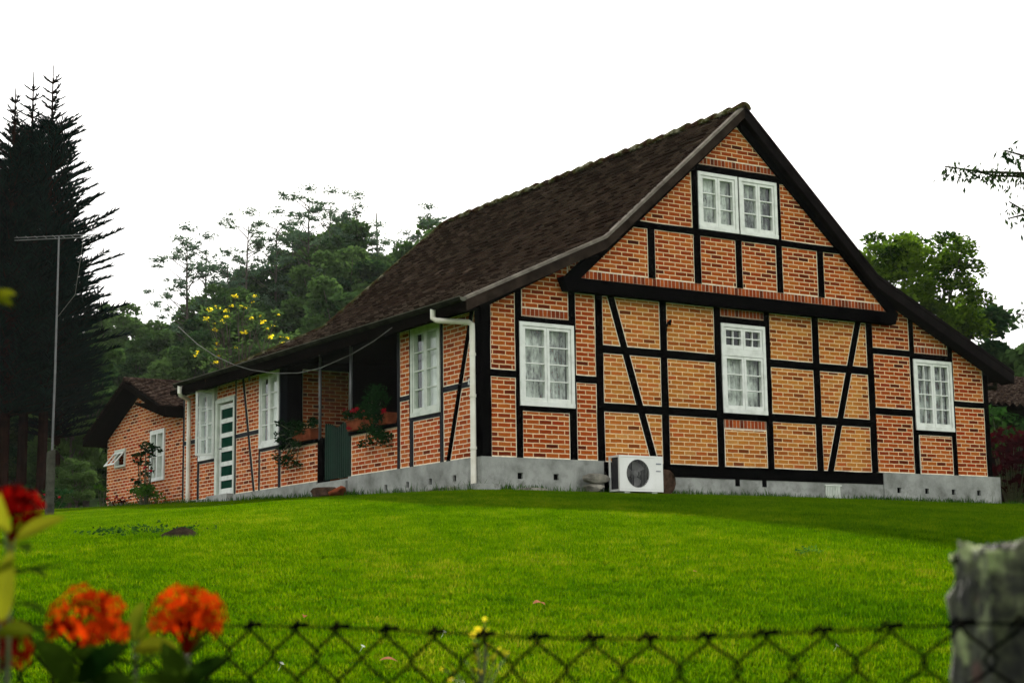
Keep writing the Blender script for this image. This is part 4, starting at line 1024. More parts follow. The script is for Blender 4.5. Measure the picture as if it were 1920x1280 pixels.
# ---- eucalypts
def euc(H, seed, label, loc, wide=2.2, crown=.55):
    r = random.Random(seed); t = thing('eucalyptus_tree', label, 'tree', loc, 0, 'tall thin eucalypts on the hill')
    mb = MB(); cs = []; rs = []
    bend = r.uniform(-.5, .5)
    tk = lambda f: Vector((bend*math.sin(f*2.5), .2*math.sin(f*4+seed), H*f))
    mb.tube([tk(f) for f in (0, .25, .5, .75, .93)], [.11, .09, .07, .045, .02], n=6)
    nb = int(H*2.4)
    for k in range(nb):
        f = crown+(1-crown)*((k+.5)/nb)*.95; a = r.uniform(0, 6.28)
        reach = wide*(.35+.65*math.sin(min(1, (f-crown)/(1-crown)+.25)*math.pi*.82))*r.uniform(.4, 1)
        p0 = tk(f-.06); p1 = p0+Vector((math.cos(a)*reach, math.sin(a)*reach, reach*r.uniform(.5, .95)))
        p1.z = min(p1.z, H)
        mb.tube([p0, (p0+p1)/2+Vector((0, 0, -.05)), p1], [.03, .02, .008], n=4)
        for q in range(r.choice((2, 2, 3, 3))):
            cs.append(tuple(p1+Vector((r.uniform(-.5, .5), r.uniform(-.5, .5), r.uniform(-.45, .05))))); rs.append(r.uniform(.2, .46))
    cs.append((tk(.97).x, tk(.97).y, H-.15)); rs.append(.6)
    P, T = blob_leaves(cs, rs, 380, .085, .6, .4, .1)
    cm = MB(); cm.quads(P, T); cm.build('crown', M['euc'], t, recalc=False); mb.build('trunk', M['bark_grey'], t)
    return t
eus = [(348, 424, 82, 1.6, 'leftmost of the thin eucalypts against the sky'), (380, 440, 84, 1.5, 'second eucalypt from the left, slightly shorter and flat topped'),
       (408, 468, 83, 1.2, 'short eucalypt between two taller ones at the left of the row'), (457, 397, 86, 1.7, 'eucalypt with a rounded tuft above the gap in the wood'),
       (510, 396, 88, 2.0, 'eucalypt with dense crown left of the two tallest'), (543, 425, 90, 1.5, 'leaner eucalypt right beside the dense crowned one'),
       (586, 350, 88, 1.7, 'tall eucalypt with a narrow crown, left of the tallest pair'), (628, 356, 90, 1.9, 'tallest eucalypt in the middle of the hill'),
       (662, 366, 90, 2.0, 'tall eucalypt with wide drooping crown right of the tallest'), (700, 420, 92, 1.0, 'thin sparse eucalypt behind the wide crowned one'),
       (790, 386, 96, 1.8, 'lone eucalypt on the hilltop near the roof edge'), (745, 455, 95, 1.3, 'low rounded eucalypt on the hilltop')]
for k, (px, py, d, wd, lb) in enumerate(eus): euc(hh(px, py, d), 60+k, lb, place(px, d), wd, .45 if k < 3 else .5)
mb = MB(); Hh = hh(703, 400, 93); mb.tube([(0, 0, 0), (.1, 0, Hh*.6), (0, 0, Hh)], [.12, .09, .03], n=6)
o = mb.build('bare_trunk', M['bark_grey']); o.location = place(703, 93); tag(o, 'bare dead trunk standing above the wood', 'tree')

# ---- yellow flowering tree behind the annex
def flower_tree(loc, H, Rd):
    t = thing('flowering_tree', 'sparse tree with bright yellow flowers behind the low roof', 'tree', loc); r = random.Random(5)
    mb = MB(); ends = []
    mb.tube([(0, 0, -.3), (0, 0, H*.45)], [.1, .07], n=6)
    for k in range(26):
        a = r.uniform(0, 6.28); q = math.sqrt(r.random()); z = H*(1-.16*q*q)-r.random()**2*H*.45
        e = Vector((math.cos(a)*Rd*q, math.sin(a)*Rd*q, z)); s0 = Vector((0, 0, H*r.uniform(.3, .5))); m = (s0+e)/2+Vector((0, 0, -.15))
        mb.tube([s0, m, e], [.04, .022, .008], n=4); ends.append(e)
        for _ in range(3):
            e2 = e+Vector((r.uniform(-.4, .4), r.uniform(-.4, .4), r.uniform(-.1, .35))); mb.tube([m.lerp(e, .6), e2], [.012, .005], n=3); ends.append(e2)
    mb.build('trunk', M['bark_grey'], t)
    lf = MB(); P, T = blob_leaves([tuple(e) for e in ends], [.22]*len(ends), 230, .07, .8, .45, .2); lf.quads(P, T); lf.build('crown', M['forest'], t, recalc=False)
    fl = MB()
    for e in ends:
        if r.random() < .52:
            P, T = blob_leaves([tuple(e)], [r.uniform(.05, .10)], 2200, .035, .8, .8, .3); fl.quads(P, T)
    fl.build('blossom', M['yellow_flower'], t, recalc=False)
flower_tree(place(446, 46), hh(446, 574, 46), 1.35)

# ---- trees at the right behind the house
def right_tree(px, py, d, Rd, nb, label, seed, mat='tree_r', per=1100, size=.075, base=.3):
    H = hh(px, py, d); return make_broad(H, Rd, nb, per, size, [M[mat], M['bark_dark']], seed=seed, label=label, loc=place(px, d), base=base, flat=.8, rm=.62 if mat == 'tree_r' else .9)
right_tree(1725, 405, 45, 2.15, 96, 'leafy sunlit green tree rising behind the right roof slope', 3, base=.45)
right_tree(1830, 566, 47, 1.9, 26, 'darker rounded tree to the right of the sunlit one', 4, mat='forest', size=.13, base=.3)
right_tree(1925, 640, 44, 2.2, 26, 'dark tree at the right edge above the neighbouring roof', 8, mat='forest', size=.13, base=.2)
right_tree(1775, 600, 50, 2.4, 26, 'low dark tree filling the gap below the sunlit one', 9, mat='forest', size=.13, base=.2)
right_tree(2010, 600, 50, 2.6, 26, 'dark tree beyond the right edge of the picture', 10, mat='forest', size=.14, base=.2)

# ---- overhanging branch from the right
t = thing('overhanging_tree', 'tree outside the right edge with thin leafy branches reaching into the sky', 'tree', (0, 0, 0))
bx, by = az_pos(2230, 14.5); t.location = (bx, by, terr(bx, by)); base_ = Vector(t.location)
mb = MB(); lf = MB()
mb.tube([Vector((0, 0, -.3)), Vector((.05, 0, 3)), Vector((0, .1, 6.5))], [.16, .12, .05], n=8)
def twig(path, n, size, droop):
    P_ = [at_dist(px, py, dd)-base_ for px, py, dd in path]
    mb.tube(P_, [.018*(1-.8*i/(len(P_)-1))+.002 for i in range(len(P_))], n=5)
    Cs = []
    for k in range(n):
        f = 1-random.random()**1.15*.999; s_ = f*(len(P_)-1); i = min(int(s_), len(P_)-2); p = P_[i].lerp(P_[i+1], s_-i)
        if (CAM+((p+base_)-CAM)).z: pass
        Cs.append(list(p+Vector((random.gauss(0, .035), random.gauss(0, .05), random.gauss(-.02, .035)))))
    C = np.array(Cs); k_ = len(C)
    a = np.tile(np.array([0, 0, -1.]), (k_, 1))+rng.normal(0, .55, (k_, 3)); a /= np.linalg.norm(a, axis=1)[:, None]
    b = rng.normal(size=(k_, 3)); b -= a*(a*b).sum(1)[:, None]; b /= np.linalg.norm(b, axis=1)[:, None]
    s_ = (size*rng.uniform(.6, 1.2, k_))[:, None]
    lf.quads(np.stack([C, C+a*s_*.5-b*s_*.2, C+a*s_, C+a*s_*.5+b*s_*.2], 1), rng.uniform(0, 1, k_))
twig([(2230, 330, 14.5), (2050, 318, 14.2), (1920, 325, 14), (1840, 322, 13.9), (1772, 312, 13.8)], 420, .052, 1)
twig([(2100, 325, 14.3), (2000, 322, 14.2), (1920, 330, 14), (1870, 330, 13.95), (1820, 320, 13.9)], 170, .052, 1)
twig([(2230, 250, 14.5), (2050, 300, 14.2), (1950, 305, 14), (1912, 290, 14), (1884, 282, 13.9)], 110, .07, 1)
twig([(2230, 470, 14.5), (2050, 420, 14.3), (1960, 405, 14.1), (1925, 398, 14), (1892, 378, 14)], 110, .06, 1)
twig([(2050, 430, 14.3), (1980, 415, 14.1), (1930, 400, 14), (1890, 410, 14)], 60, .06, 1)
twig([(2230, 560, 14.5), (2060, 590, 14.3), (1960, 595, 14.1), (1905, 588, 14)], 110, .06, 1)
mb.build('trunk', M['bark_dark'], t); lf.build('crown', M['branch_leaf'], t, recalc=False)

# ================================================================== NEIGHBOUR BUILDING (right, behind)
nx_, ny_ = az_pos(1905, 37); nb = thing('neighbour_shed', 'low dark shed with weathered pan tile roof behind the right corner of the house', 'building', (nx_-1.6, ny_, terr(nx_, ny_)))
mb = MB(); mb.box(0, 7, 0, 4, -.3, 2.25); mb.build('wall', M['wood_dark'], nb)
mb = MB(); mb.prism([(-.4, -.5, 2.15), (-.4, 2.0, 3.15), (-.4, 4.5, 2.15)], [(7.4, -.5, 2.15), (7.4, 2.0, 3.15), (7.4, 4.5, 2.15)]); rf = mb.build('roof', M['wood_dark'], nb)
mb = MB(); n = 9
for a, c in (((-.55, 2.18), (2.0, 3.22)), ((4.55, 2.18), (2.0, 3.22))):
    a, c = Vector(a), Vector(c); d = (c-a)/n
    for r_ in range(n):
        s0 = a+d*r_; s1 = a+d*(r_+1.15) if r_ < n-1 else c; xs = np.arange(-.42, 7.4, .05); hh_ = [.03+.035*math.sin(x*2*math.pi/.22) for x in xs]
        for x0, x1, h0, h1 in zip(xs[:-1], xs[1:], hh_[:-1], hh_[1:]):
            mb.face([(x0, s0.x, s0.y+h0+.035), (x1, s0.x, s0.y+h1+.035), (x1, s1.x, s1.y+h1-.01), (x0, s1.x, s1.y+h0-.01)])
            mb.face([(x0, s0.x, s0.y+h0-.02), (x1, s0.x, s0.y+h1-.02), (x1, s0.x, s0.y+h1+.035), (x0, s0.x, s0.y+h0+.035)])
mb.build('roof_tiles', M['annex_tiles'], rf, recalc=False)

# ================================================================== SHRUBS AND FLOWERS BY THE HOUSE
def shrub(name, label, cat, loc, blobs, mat, per=900, size=.05, flowers=None, stems=True, group=None, fl_r=(.03, .05), asp=.55):
    t = thing(name, label, cat, loc, 0, group)
    P, T = blob_leaves([b_[:3] for b_ in blobs], [b_[3] for b_ in blobs], per, size, .85, asp, .4)
    mb = MB(); mb.quads(P, T); mb.build('foliage', M[mat], t, recalc=False)
    if stems:
        mb = MB()
        for b_ in blobs: mb.tube([(b_[0]*.3, b_[1]*.3, -.05), (b_[0]*.7, b_[1]*.7, b_[2]*.5), b_[:3]], [.014, .01, .005], n=4)
        mb.build('stem', M['stem'], t)
    if flowers:
        fm, pts = flowers
        for p in pts:
            mb = MB(); P, T = blob_leaves([p], [random.uniform(*fl_r)], 9000, .022, .9, .8, .4); mb.quads(P, T); mb.build('flower', M[fm], t, recalc=False)
    return t
rs_ = random.Random(21)
def rb(n, rx, ry, z0, z1, r0, r1): return [(rs_.uniform(-rx, rx), rs_.uniform(-ry, ry), rs_.uniform(z0, z1), rs_.uniform(r0, r1)) for _ in range(n)]
shrub('rose_shrub', 'tall thin shrub with red flowers in front of the annex window', 'shrub', (-.45, 12.35, terr(-.45, 12.35)), rb(14, .18, .3, .35, 1.15, .08, .16), 'vine', 1500, .05,
      ('red_flower', [(-.1, .1, 1.22), (.05, -.2, 1.05), (-.1, -.25, .75), (0, -.3, .68), (-.15, .15, .95)]))
shrub('round_shrub', 'low rounded green shrub at the foot of the annex wall', 'shrub', (-.55, 12.0, terr(-.55, 12)), rb(12, .2, .45, .1, .32, .12, .2), 'shrub_light', 1600, .04)
shrub('flower_bed_plant', 'small wispy plant at the left end of the annex wall', 'plant', (-.4, 15.1, terr(-.4, 15.1)), rb(7, .15, .3, .1, .45, .06, .12), 'shrub_light', 1300, .045)
shrub('flower_bed_plant', 'low patch of small red flowers along the annex wall', 'plant', (-.4, 14.0, terr(-.4, 14)), rb(8, .15, .6, .05, .16, .06, .1), 'red_leaf', 900, .04,
      ('red_flower', [(0, .2, .2), (0, -.2, .18), (-.1, .5, .2)]))
shrub('flower_bed_plant', 'dark leafy plant with a red flower beside the corner of the annex', 'plant', (-.8, 17.4, terr(-.8, 17.4)), rb(12, .6, .6, .1, .5, .12, .22), 'vine', 1000, .06, ('red_flower', [(-.3, -.5, .35), (0, -.6, .3)]))
def window_box(label, loc, ly, blobs, flowers, label2, fl_r=(.035, .06), per=3000):
    t = thing('flower_box', label, 'flower box', loc)
    mb = MB(); h = ly/2
    mb.prism([(-.08, -h, 0), (.08, -h, 0), (.08, h, 0), (-.08, h, 0)], [(-.10, -h-.02, .15), (.10, -h-.02, .15), (.10, h+.02, .15), (-.10, h+.02, .15)])
    mb.box(-.115, .115, -h-.035, h+.035, .15, .175)
    for k in range(int(ly/.05)): mb.box(-.096, -.088, -h+k*.05, -h+k*.05+.02, .02, .14)
    mb.build('planter', M['terracotta'], t)
    shrub('trailing_plant', label2, 'plant', (loc[0], loc[1], loc[2]+.15), blobs, 'vine', per, .032, flowers, fl_r=fl_r)
window_box('terracotta flower box on the parapet right of the porch gate', (-.02, 3.35, 1.22), 1.35,
           rb(9, .08, .6, .02, .25, .07, .12)+[(-.12, -.30+rs_.uniform(-.32, .32), .32-k*.042, rs_.uniform(.11, .18)) for k in range(20)]+[(-.15, rs_.uniform(-.5, .62), rs_.uniform(-.04, .12), rs_.uniform(.07, .11)) for k in range(12)]+[(-.1, -.2, .42, .12), (-.05, -.35, .4, .12)],
           ('red_flower', [(-.14, .64, .16), (-.14, .35, .14), (-.1, .3, .16), (-.12, .55, -.12), (-.1, .05, .1), (-.14, -.68, .02)]), 'green trailing plant with bright red flowers spilling right of the porch gate')
window_box('terracotta flower box on the parapet left of the porch gate', (-.02, 5.75, 1.22), .70,
           [(-.12, .5+rs_.uniform(-.4, .45), .2-k*.06, rs_.uniform(.09, .16)) for k in range(14)]+rb(9, .08, .4, .0, .15, .08, .13)+[(-.15, rs_.uniform(-.2, .4), rs_.uniform(-.1, .06), .10) for k in range(5)]+[(-.08, .8, -.1, .13), (-.1, .6, -.42, .09)],
           None, 'dark trailing plant hanging over the parapet left of the porch gate')
shrub('red_leaf_shrub', 'dark red leaved shrub beside the right corner of the house', 'shrub', (11.6, .6, 0), rb(26, .5, .7, .3, 1.35, .18, .3), 'red_leaf', 600, .07,
      ('red_flower', [(-.1, -.6, 1.45), (.3, -.5, 1.2), (0, -.7, 1.0)]))
shrub('dark_shrub', 'dark green bush at the right edge beside the plinth', 'shrub', (12.6, -.2, -.1), rb(22, .6, .7, .2, 1.2, .2, .35), 'vine', 500, .08)
shrub('dark_shrub', 'taller dark bush behind the right corner of the house', 'shrub', (13.0, 1.8, 0), rb(22, .9, .7, .3, 1.9, .25, .4), 'shrub', 350, .09)

# ragged longer grass and weeds at the foot of the walls
wm = MB(); wr = random.Random(5)
def wblade(x, y):
    z = terr(x, y); h = wr.uniform(.04, .13)*(1.5 if wr.random() < .08 else 1); a = wr.uniform(0, 6.28); l = h*wr.uniform(.2, .7); w_ = wr.uniform(.003, .006)
    dx_, dy_ = math.cos(a), math.sin(a); t = wr.random()
    wm.face([(x-dy_*w_, y+dx_*w_, z-.01), (x+dy_*w_, y-dx_*w_, z-.01), (x+dx_*l*.4+dy_*w_, y+dy_*l*.4-dx_*w_, z+h*.6), (x+dx_*l*.4-dy_*w_, y+dy_*l*.4+dx_*w_, z+h*.6)], t=t)
    wm.face([(x+dx_*l*.4-dy_*w_, y+dy_*l*.4+dx_*w_, z+h*.6), (x+dx_*l*.4+dy_*w_, y+dy_*l*.4-dx_*w_, z+h*.6), (x+dx_*l, y+dy_*l, z+h)], t=t)
for k in range(5200):
    u = wr.uniform(-.3, 11.2); dens = .35+.65*math.sin(u*2.1+1)*math.sin(u*.7)
    if wr.random() < abs(dens)+.2: wblade(u, -.06-abs(wr.gauss(0, .07)))
for k in range(4500):
    u = wr.uniform(-.2, 16); dens = .3+.7*math.sin(u*1.3+2)*math.sin(u*.5)
    if wr.random() < abs(dens)+.2: wblade(-.06-abs(wr.gauss(0, .09))-(.12 if u < 3.7 else 0), u)
tag(wm.build('wall_weeds', M['shrub_light'], recalc=False), 'ragged longer grass and weeds along the foot of the house walls', 'grass', kind='stuff')
# lawn details
g0 = ground_at(272, 1002)
shrub('weed_patch', 'dark green clump of weeds in the lawn at the left', 'weeds', g0, rb(40, .5, .6, .0, .02, .05, .09), 'shrub', 2500, .018, stems=False)
mb = MB(); g0 = ground_at(342, 1006)
for k in range(9):
    for j in range(20):
        def mp(k_, j_):
            r_ = .2*k_/9; a = 2*math.pi*j_/20; return (r_*math.cos(a)*(1+.15*math.sin(3*a)), r_*math.sin(a), .09*(1-(k_/9)**1.6)+.008*math.sin(j_*2.3+k_*1.9)-.012)
        mb.face([mp(k, j), mp(k+1, j), mp(k+1, j+1), mp(k, j+1)])
o = mb.build('molehill', M['soil'], recalc=False); o.location = g0; tag(o, 'small brown mound of earth in the lawn', 'molehill')
g0 = ground_at(1518, 1042); shrub('weed_tuft', 'small darker tuft of grass on the right part of the lawn', 'weeds', g0, rb(6, .15, .12, .0, .03, .05, .08), 'shrub_light', 2500, .015, stems=False)
def dry(px, py, label, s=.06, a=0):
    g = ground_at(px, py); mb = MB()
    for k in range(6):
        f0, f1 = k/6, (k+1)/6; w0, w1 = math.sin(f0*3.1)*.4, math.sin(f1*3.1)*.4
        z = lambda f: .25*math.sin(f*3)+.1
        for sg in (-1, 1): mb.face([((f0-.5)*2*s, 0, z(f0)*s), ((f1-.5)*2*s, 0, z(f1)*s), ((f1-.5)*2*s, sg*w1*s, (z(f1)+.35*w1)*s), ((f0-.5)*2*s, sg*w0*s, (z(f0)+.35*w0)*s)])
    o = mb.build('dry_leaf', M['dry_leaf'], recalc=False); o.location = g+Vector((0, 0, .035)); o.rotation_euler = (.25, .1, a); tag(o, label, 'leaf')
dry(1010, 1148, 'curled reddish dry leaf lying on the middle of the lawn', .055, .3)
dry(570, 1172, 'reddish dry leaf on the lawn just above the wire fence', .04, 1.2)
dry(728, 1256, 'brown dry leaf seen through the wire fence', .045, -.3)
dry(1303, 1083, 'tiny dark dead leaf on the right part of the lawn', .02, .4)
for px, py, lb in ((680, 1232, 'tiny white daisy behind the fence left of the yellow flowers'), (833, 1203, 'tiny white daisy just above the fence wire'), (528, 1265, 'tiny white daisy in the lower left of the lawn'), (1570, 1229, 'tiny white daisy seen through the fence at the right')):
    g = ground_at(px, py); mb = MB()
    for k in range(8):
        a = k*math.pi/4; mb.face([(0, 0, 0), (.009*math.cos(a-.3), .009*math.sin(a-.3), .003), (.013*math.cos(a), .013*math.sin(a), .004), (.009*math.cos(a+.3), .009*math.sin(a+.3), .003)])
    mb.tube([(0, 0, -.04), (0, 0, -.002)], .001, n=3)
    o = mb.build('daisy', M['white_flower'], recalc=False); o.location = g+Vector((0, 0, .045)); o.rotation_euler = (.6, 0, .4); tag(o, lb, 'flower')

# ================================================================== ANTENNA, POST, CABLE
ax_, ay_ = az_pos(92, 29); az_ = terr(ax_, ay_)
an = thing('television_antenna', 'tall thin pole with a long horizontal television antenna in front of the conifers', 'antenna', (ax_, ay_, az_))
Ha = hh(107, 448, 29); mb = MB(); ox = (107-90)/FPX*29
topv = Vector((R2.x*.02, R2.y*.02, Ha))
mb.tube([(0, 0, 0), tuple(topv*.5+Vector((.01, 0, 0))), tuple(topv)], [.02, .018, .014], n=8); mb.build('mast', M['pole_white'], an)
ad_ = Vector((R2.x, R2.y, 0)).normalized()
mb = MB()
for dz in (0, -.045): mb.tube([topv-ad_*.75+Vector((0, 0, dz-.01)), topv+ad_*.66+Vector((0, 0, dz+.035))], .007, n=5)
for k in range(9):
    c = topv-ad_*.7+ad_*k*.155; mb.tube([c+Vector((-ad_.y, ad_.x, 0))*(.07+.01*k)*1, c-Vector((-ad_.y, ad_.x, 0))*(.07+.01*k)], .004, n=4)
mb.build('boom', M['pole_white'], an)
mb = MB(); q = topv+ad_*.42; mb.tube([q, q+Vector((0, 0, -.5))-ad_*.06, q+Vector((0, 0, -1.0))-ad_*.12, topv*.7], .004, n=4); mb.build('lead', M['cable'], an)
px_, py_ = az_pos(91, 27.5); mb = MB()
mb.prism([(-.06, -.05, -.3), (.06, -.05, -.3), (.06, .05, -.3), (-.06, .05, -.3)], [(-.055, -.045, 1.02), (.055, -.045, 1.06), (.055, .045, 1.05), (-.055, .045, 1.0)])
o = mb.build('fence_post', M['old_wood']); o.location = (px_, py_, terr(px_, py_)); tag(o, 'short pale square post standing in front of the antenna pole', 'post')
cab = [(735, 614), (700, 640), (659, 664), (601, 690), (560, 699), (515, 700), (470, 693), (440, 684), (405, 668), (370, 645), (345, 622)]
pts = []
for px, py in cab:
    r = ray(px, py); k = (-.62-CAM.x)/r.x; pts.append(CAM+r*k)
pts.append(at_dist(334, 612, 36))
mb = MB(); mb.tube(pts, .0075, n=6); tag(mb.build('cable', M['cable']), 'thin sagging cable hanging in front of the porch below the gutter', 'cable')

# ================================================================== FOREGROUND: FENCE, POST, FLOWERS
fa = at_dist(-150, 1150, 2.55); fb = at_dist(1800, 1189, 1.70)
fa = Vector((fa.x, fa.y, fa.z)); fb = Vector((fb.x, fb.y, fb.z))
fd = (fb-fa); Lf = Vector((fd.x, fd.y, 0)).length; fu = Vector((fd.x, fd.y, 0)).normalized()
fe = thing('chain_link_fence', 'black chain link wire fence along the bottom of the picture', 'fence', (fa.x, fa.y, terr(fa.x, fa.y)))
fo = Vector(fe.location)
Lx = Lf+2.2
topz = lambda s: (fa.z+(fb.z-fa.z)*s/Lf - .012*math.sin(s*2.4) - .006*math.sin(s*7))
def fp(s, dz, o=0): p = Vector((fa.x, fa.y, 0))+fu*s+Vector((-fu.y, fu.x, 0))*o; return Vector((p.x, p.y, topz(s)+dz))-fo
cw = .0335; mb = MB(); ncol = int(Lx/cw/2)
for i in range(ncol):
    s0 = i*2*cw; pts = []
    jit = random.uniform(-.004, .004)
    for k in range(0, 40):
        sx = s0 + (cw if k % 2 else 0)+jit+.004*math.sin(k*.7+i*.4); z = -k*cw*1.02
        f_ = .006 if k % 2 else -.006
        # rounded bends
        pts.append(fp(sx-(.35*cw*(1 if k % 2 else -1))*.35, z+.25*cw, 0)); pts.append(fp(sx, z, f_)); pts.append(fp(sx-(.35*cw*(1 if k % 2 else -1))*.35, z-.25*cw, 0))
    mb.tube(pts[1:], .0019, n=5, cap=False)
    pts = []
    for k in range(0, 40):
        sx = s0 - (cw if k % 2 else 0)+jit+.004*math.sin(k*.7+i*.4+1); z = -k*cw*1.02
        f_ = -.006 if k % 2 else .006
        pts.append(fp(sx+(.35*cw*(1 if k % 2 else -1))*.35, z+.25*cw, 0)); pts.append(fp(sx, z, f_)); pts.append(fp(sx+(.35*cw*(1 if k % 2 else -1))*.35, z-.25*cw, 0))
    mb.tube(pts[1:], .0019, n=5, cap=False)
    # knuckle where the pair is twisted over the top wire
    c0 = s0+jit
    mb.tube([fp(c0-.012, -.004), fp(c0-.004, .006, .004), fp(c0+.003, .002, -.004), fp(c0+.012+random.uniform(0, .006), .003, 0)], .0025, n=5)
mb.build('wire_mesh', M['wire'], fe, recalc=False)
mb = MB(); mb.tube([fp(s, 0) for s in np.linspace(0, Lx, 60)], .0014, n=6)
mb.tube([fp(s, -.09+.03*s/1.0 if s < 1.6 else -.04-.03*(s-1.6)) for s in np.linspace(.35, 1.25, 8)], .0016, n=6); mb.build('top_wire', M['wire'], fe)

# broken concrete post
pc = at_dist(1955, 1150, 1.80); px0, py0 = pc.x, pc.y
m, nt, b = nodes_mat('lichened_concrete'); M['conc'] = m
tc = nt.nodes.new('ShaderNodeTexCoord'); v = tc.outputs['Object']
c = ramp(nt, noise(nt, v, 38, 6, .75), [(.40, (.002, .002, .001)), (.5, (.016, .018, .008)), (.58, (.045, .05, .022)), (.72, (.12, .13, .065))])
c2 = ramp(nt, noise(nt, v, 17, 4), [(.57, (0, 0, 0)), (.66, (1, 1, 1))])
c = mixc(nt, c2, c, (.20, .24, .10)); c3 = ramp(nt, noise(nt, v, 20, 3, .5), [(.30, (1, 1, 1)), (.36, (0, 0, 0))]); c = mixc(nt, c3, c, (.05, .02, .012))
nt.links.new(c, b.inputs['Base Color']); b.inputs['Roughness'].default_value = .95; bump(nt, b, noise(nt, v, 90, 5, .7), 1.0, .006)
bm = bmesh.new(); bmesh.ops.create_cube(bm, size=1)
bmesh.ops.subdivide_edges(bm, edges=bm.edges, cuts=30, use_grid_fill=True)
gz = terr(px0, py0); Hp = (at_dist(1860, 1032, 1.75).z-gz)
from mathutils import noise as mn
for v_ in bm.verts:
    x, y, z = v_.co; wz = (z+.5)
    wz = 1-(1-wz)**2.6
    p = Vector((x*.145, y*.13, wz*Hp))
    q = mn.noise(p*22)*.005+mn.noise(p*70)*.0035; p.x += q*(2 if abs(x) > .49 else 0)*(1 if x > 0 else -1); p.y += q*(2 if abs(y) > .49 else 0)*(1 if y > 0 else -1)
    if z > .49: p.z += .022*mn.noise(Vector((x*7, y*6, 3)))+.008*mn.noise(Vector((x*22, y*20, 8)))
    v_.co = p
me = bpy.data.meshes.new('concrete_post'); bm.to_mesh(me); bm.free(); me.materials.append(M['conc'])
me.polygons.foreach_set('use_smooth', [True]*len(me.polygons))
post = bpy.data.objects.new('concrete_post', me); COL.objects.link(post); post.location = (px0, py0, gz); post.rotation_euler = (0, 0, math.atan2(R2.y, R2.x)+.05)
tag(post, 'mossy weathered concrete fence post at the lower right corner', 'post')
mb = MB(); rz = post.rotation_euler.z
for k, (dz, tl_) in enumerate(((-.162, 0), (-.170, .006), (-.176, -.004), (-.168, .01))):
    zt = Hp+dz
    cs_ = [(-.078, -.071), (.078, -.071), (.078, .071), (-.078, .071), (-.078, -.071)]
    mb.tube([(a, c_, zt+tl_*(i % 2)) for i, (a, c_) in enumerate(cs_)], .0028, n=5)
o = mb.build('binding_wire', M['wire'], post)

# flowers in the foreground
def leaf_blade(mb, p, d, up, L_, wd, fold=.25, bend=.3, t=.5, mi=0):
    d = d.normalized(); s_ = d.cross(up).normalized(); n_ = s_.cross(d)
    k = 8; rows_ = []
    for i in range(k+1):
        f = i/k; w_ = wd*math.sin(math.pi*(f**.8))**.8 if 0 < f < 1 else 0
        c = p+d*L_*f-n_*0+n_*(-bend*L_*f*f)
        rows_.append((c-s_*w_+n_*w_*fold, c, c+s_*w_+n_*w_*fold))
    for a, c in zip(rows_[:-1], rows_[1:]):
        mb.face([a[0], a[1], c[1], c[0]], mi, t=t); mb.face([a[1], a[2], c[2], c[1]], mi, t=t)
def ixora(px, py, d, rad_, seed, label, mat='ixora', leaves=6, ll=.07, lean=(0, 0)):
    r = random.Random(seed); c0 = at_dist(px, py, d); gx_, gy_ = c0.x+lean[0], c0.y+lean[1]
    t = thing('ixora_plant', label, 'flower', (gx_, gy_, terr(gx_, gy_)), 0, 'orange red flower heads in the foreground')
    c = c0-Vector(t.location)
    mb = MB()
    # each floret: a thin tube and four pointed petals, heads packed into a dome
    for k in range(46):
        z = 1-1.25*(k+.5)/46; a = k*2.39996; q = math.sqrt(max(0, 1-z*z)); dr_ = Vector((q*math.cos(a), q*math.sin(a), z))+Vector((r.gauss(0, .1), r.gauss(0, .1), r.gauss(0, .1))); dr_.normalize()
        p = c+dr_*rad_*r.uniform(.74, 1.04)*Vector((1, 1, .85)).length/1.65; tt = r.random()
        s_ = dr_.orthogonal().normalized(); u_ = dr_.cross(s_); rot = r.uniform(0, 1.5); pl_ = .0105*r.uniform(.8, 1.2)
        if r.random() < .25:
            mb.tube([p-dr_*.004, p+dr_*.006], [.0025, .0008], n=5, t=tt*.3); continue
        for m_ in range(4):
            an_ = rot+m_*math.pi/2; e = s_*math.cos(an_)+u_*math.sin(an_); f = -s_*math.sin(an_)+u_*math.cos(an_)
            mb.face([p, p+e*pl_*.55-f*pl_*.36+dr_*.0015, p+e*pl_*1.15+dr_*.0005, p+e*pl_*.55+f*pl_*.36+dr_*.0015], 0, t=tt)
    mb.build('petals', M[mat], t, recalc=False)
    mb = MB()
    for k in range(26):
        dr_ = Vector((r.gauss(0, 1), r.gauss(0, 1), abs(r.gauss(0, 1))+.1)).normalized(); mb.tube([c-Vector((0, 0, rad_*.9)), c+dr_*rad_*.72], .0009, n=3)
    mb.build('pedicels', M['ixora_red'], t, recalc=False)
    mb = MB(); b0 = c-Vector((0, 0, rad_*.9)); mb.tube([(0, 0, -.02), (lean[0]*-.3, lean[1]*-.3, c.z*.5), tuple(b0)], [.005, .004, .0028], n=6); mb.build('stem', M['stem'], t)
    lf_ = MB()
    for k in range(leaves):
        a = k*math.pi*(.5 if k % 2 else 1)+r.uniform(-.4, .4)+seed; h_ = b0.z-.004-.026*(k//2); d_ = Vector((math.cos(a), math.sin(a), r.uniform(.0, .5)))
        leaf_blade(lf_, Vector((b0.x, b0.y, h_)), d_, Vector((0, 0, 1)), ll*r.uniform(.8, 1.25), ll*.21, .3, r.uniform(.1, .5), r.random())
    for k in range(14):
        a = r.uniform(0, 6.28); h_ = b0.z-.08-.05*k; d_ = Vector((math.cos(a), math.sin(a), .3)); leaf_blade(lf_, Vector((b0.x*h_/b0.z, b0.y*h_/b0.z, h_)), d_, Vector((0, 0, 1)), ll*1.2, ll*.25, .3, .4, r.random())
    lf_.build('leaves', M['fg_leaf'], t, recalc=False)
    return t
ixora(352, 1163, 1.62, .034, 1, 'roundest orange red flower head, right of the pair above the fence', leaves=7, ll=.062)
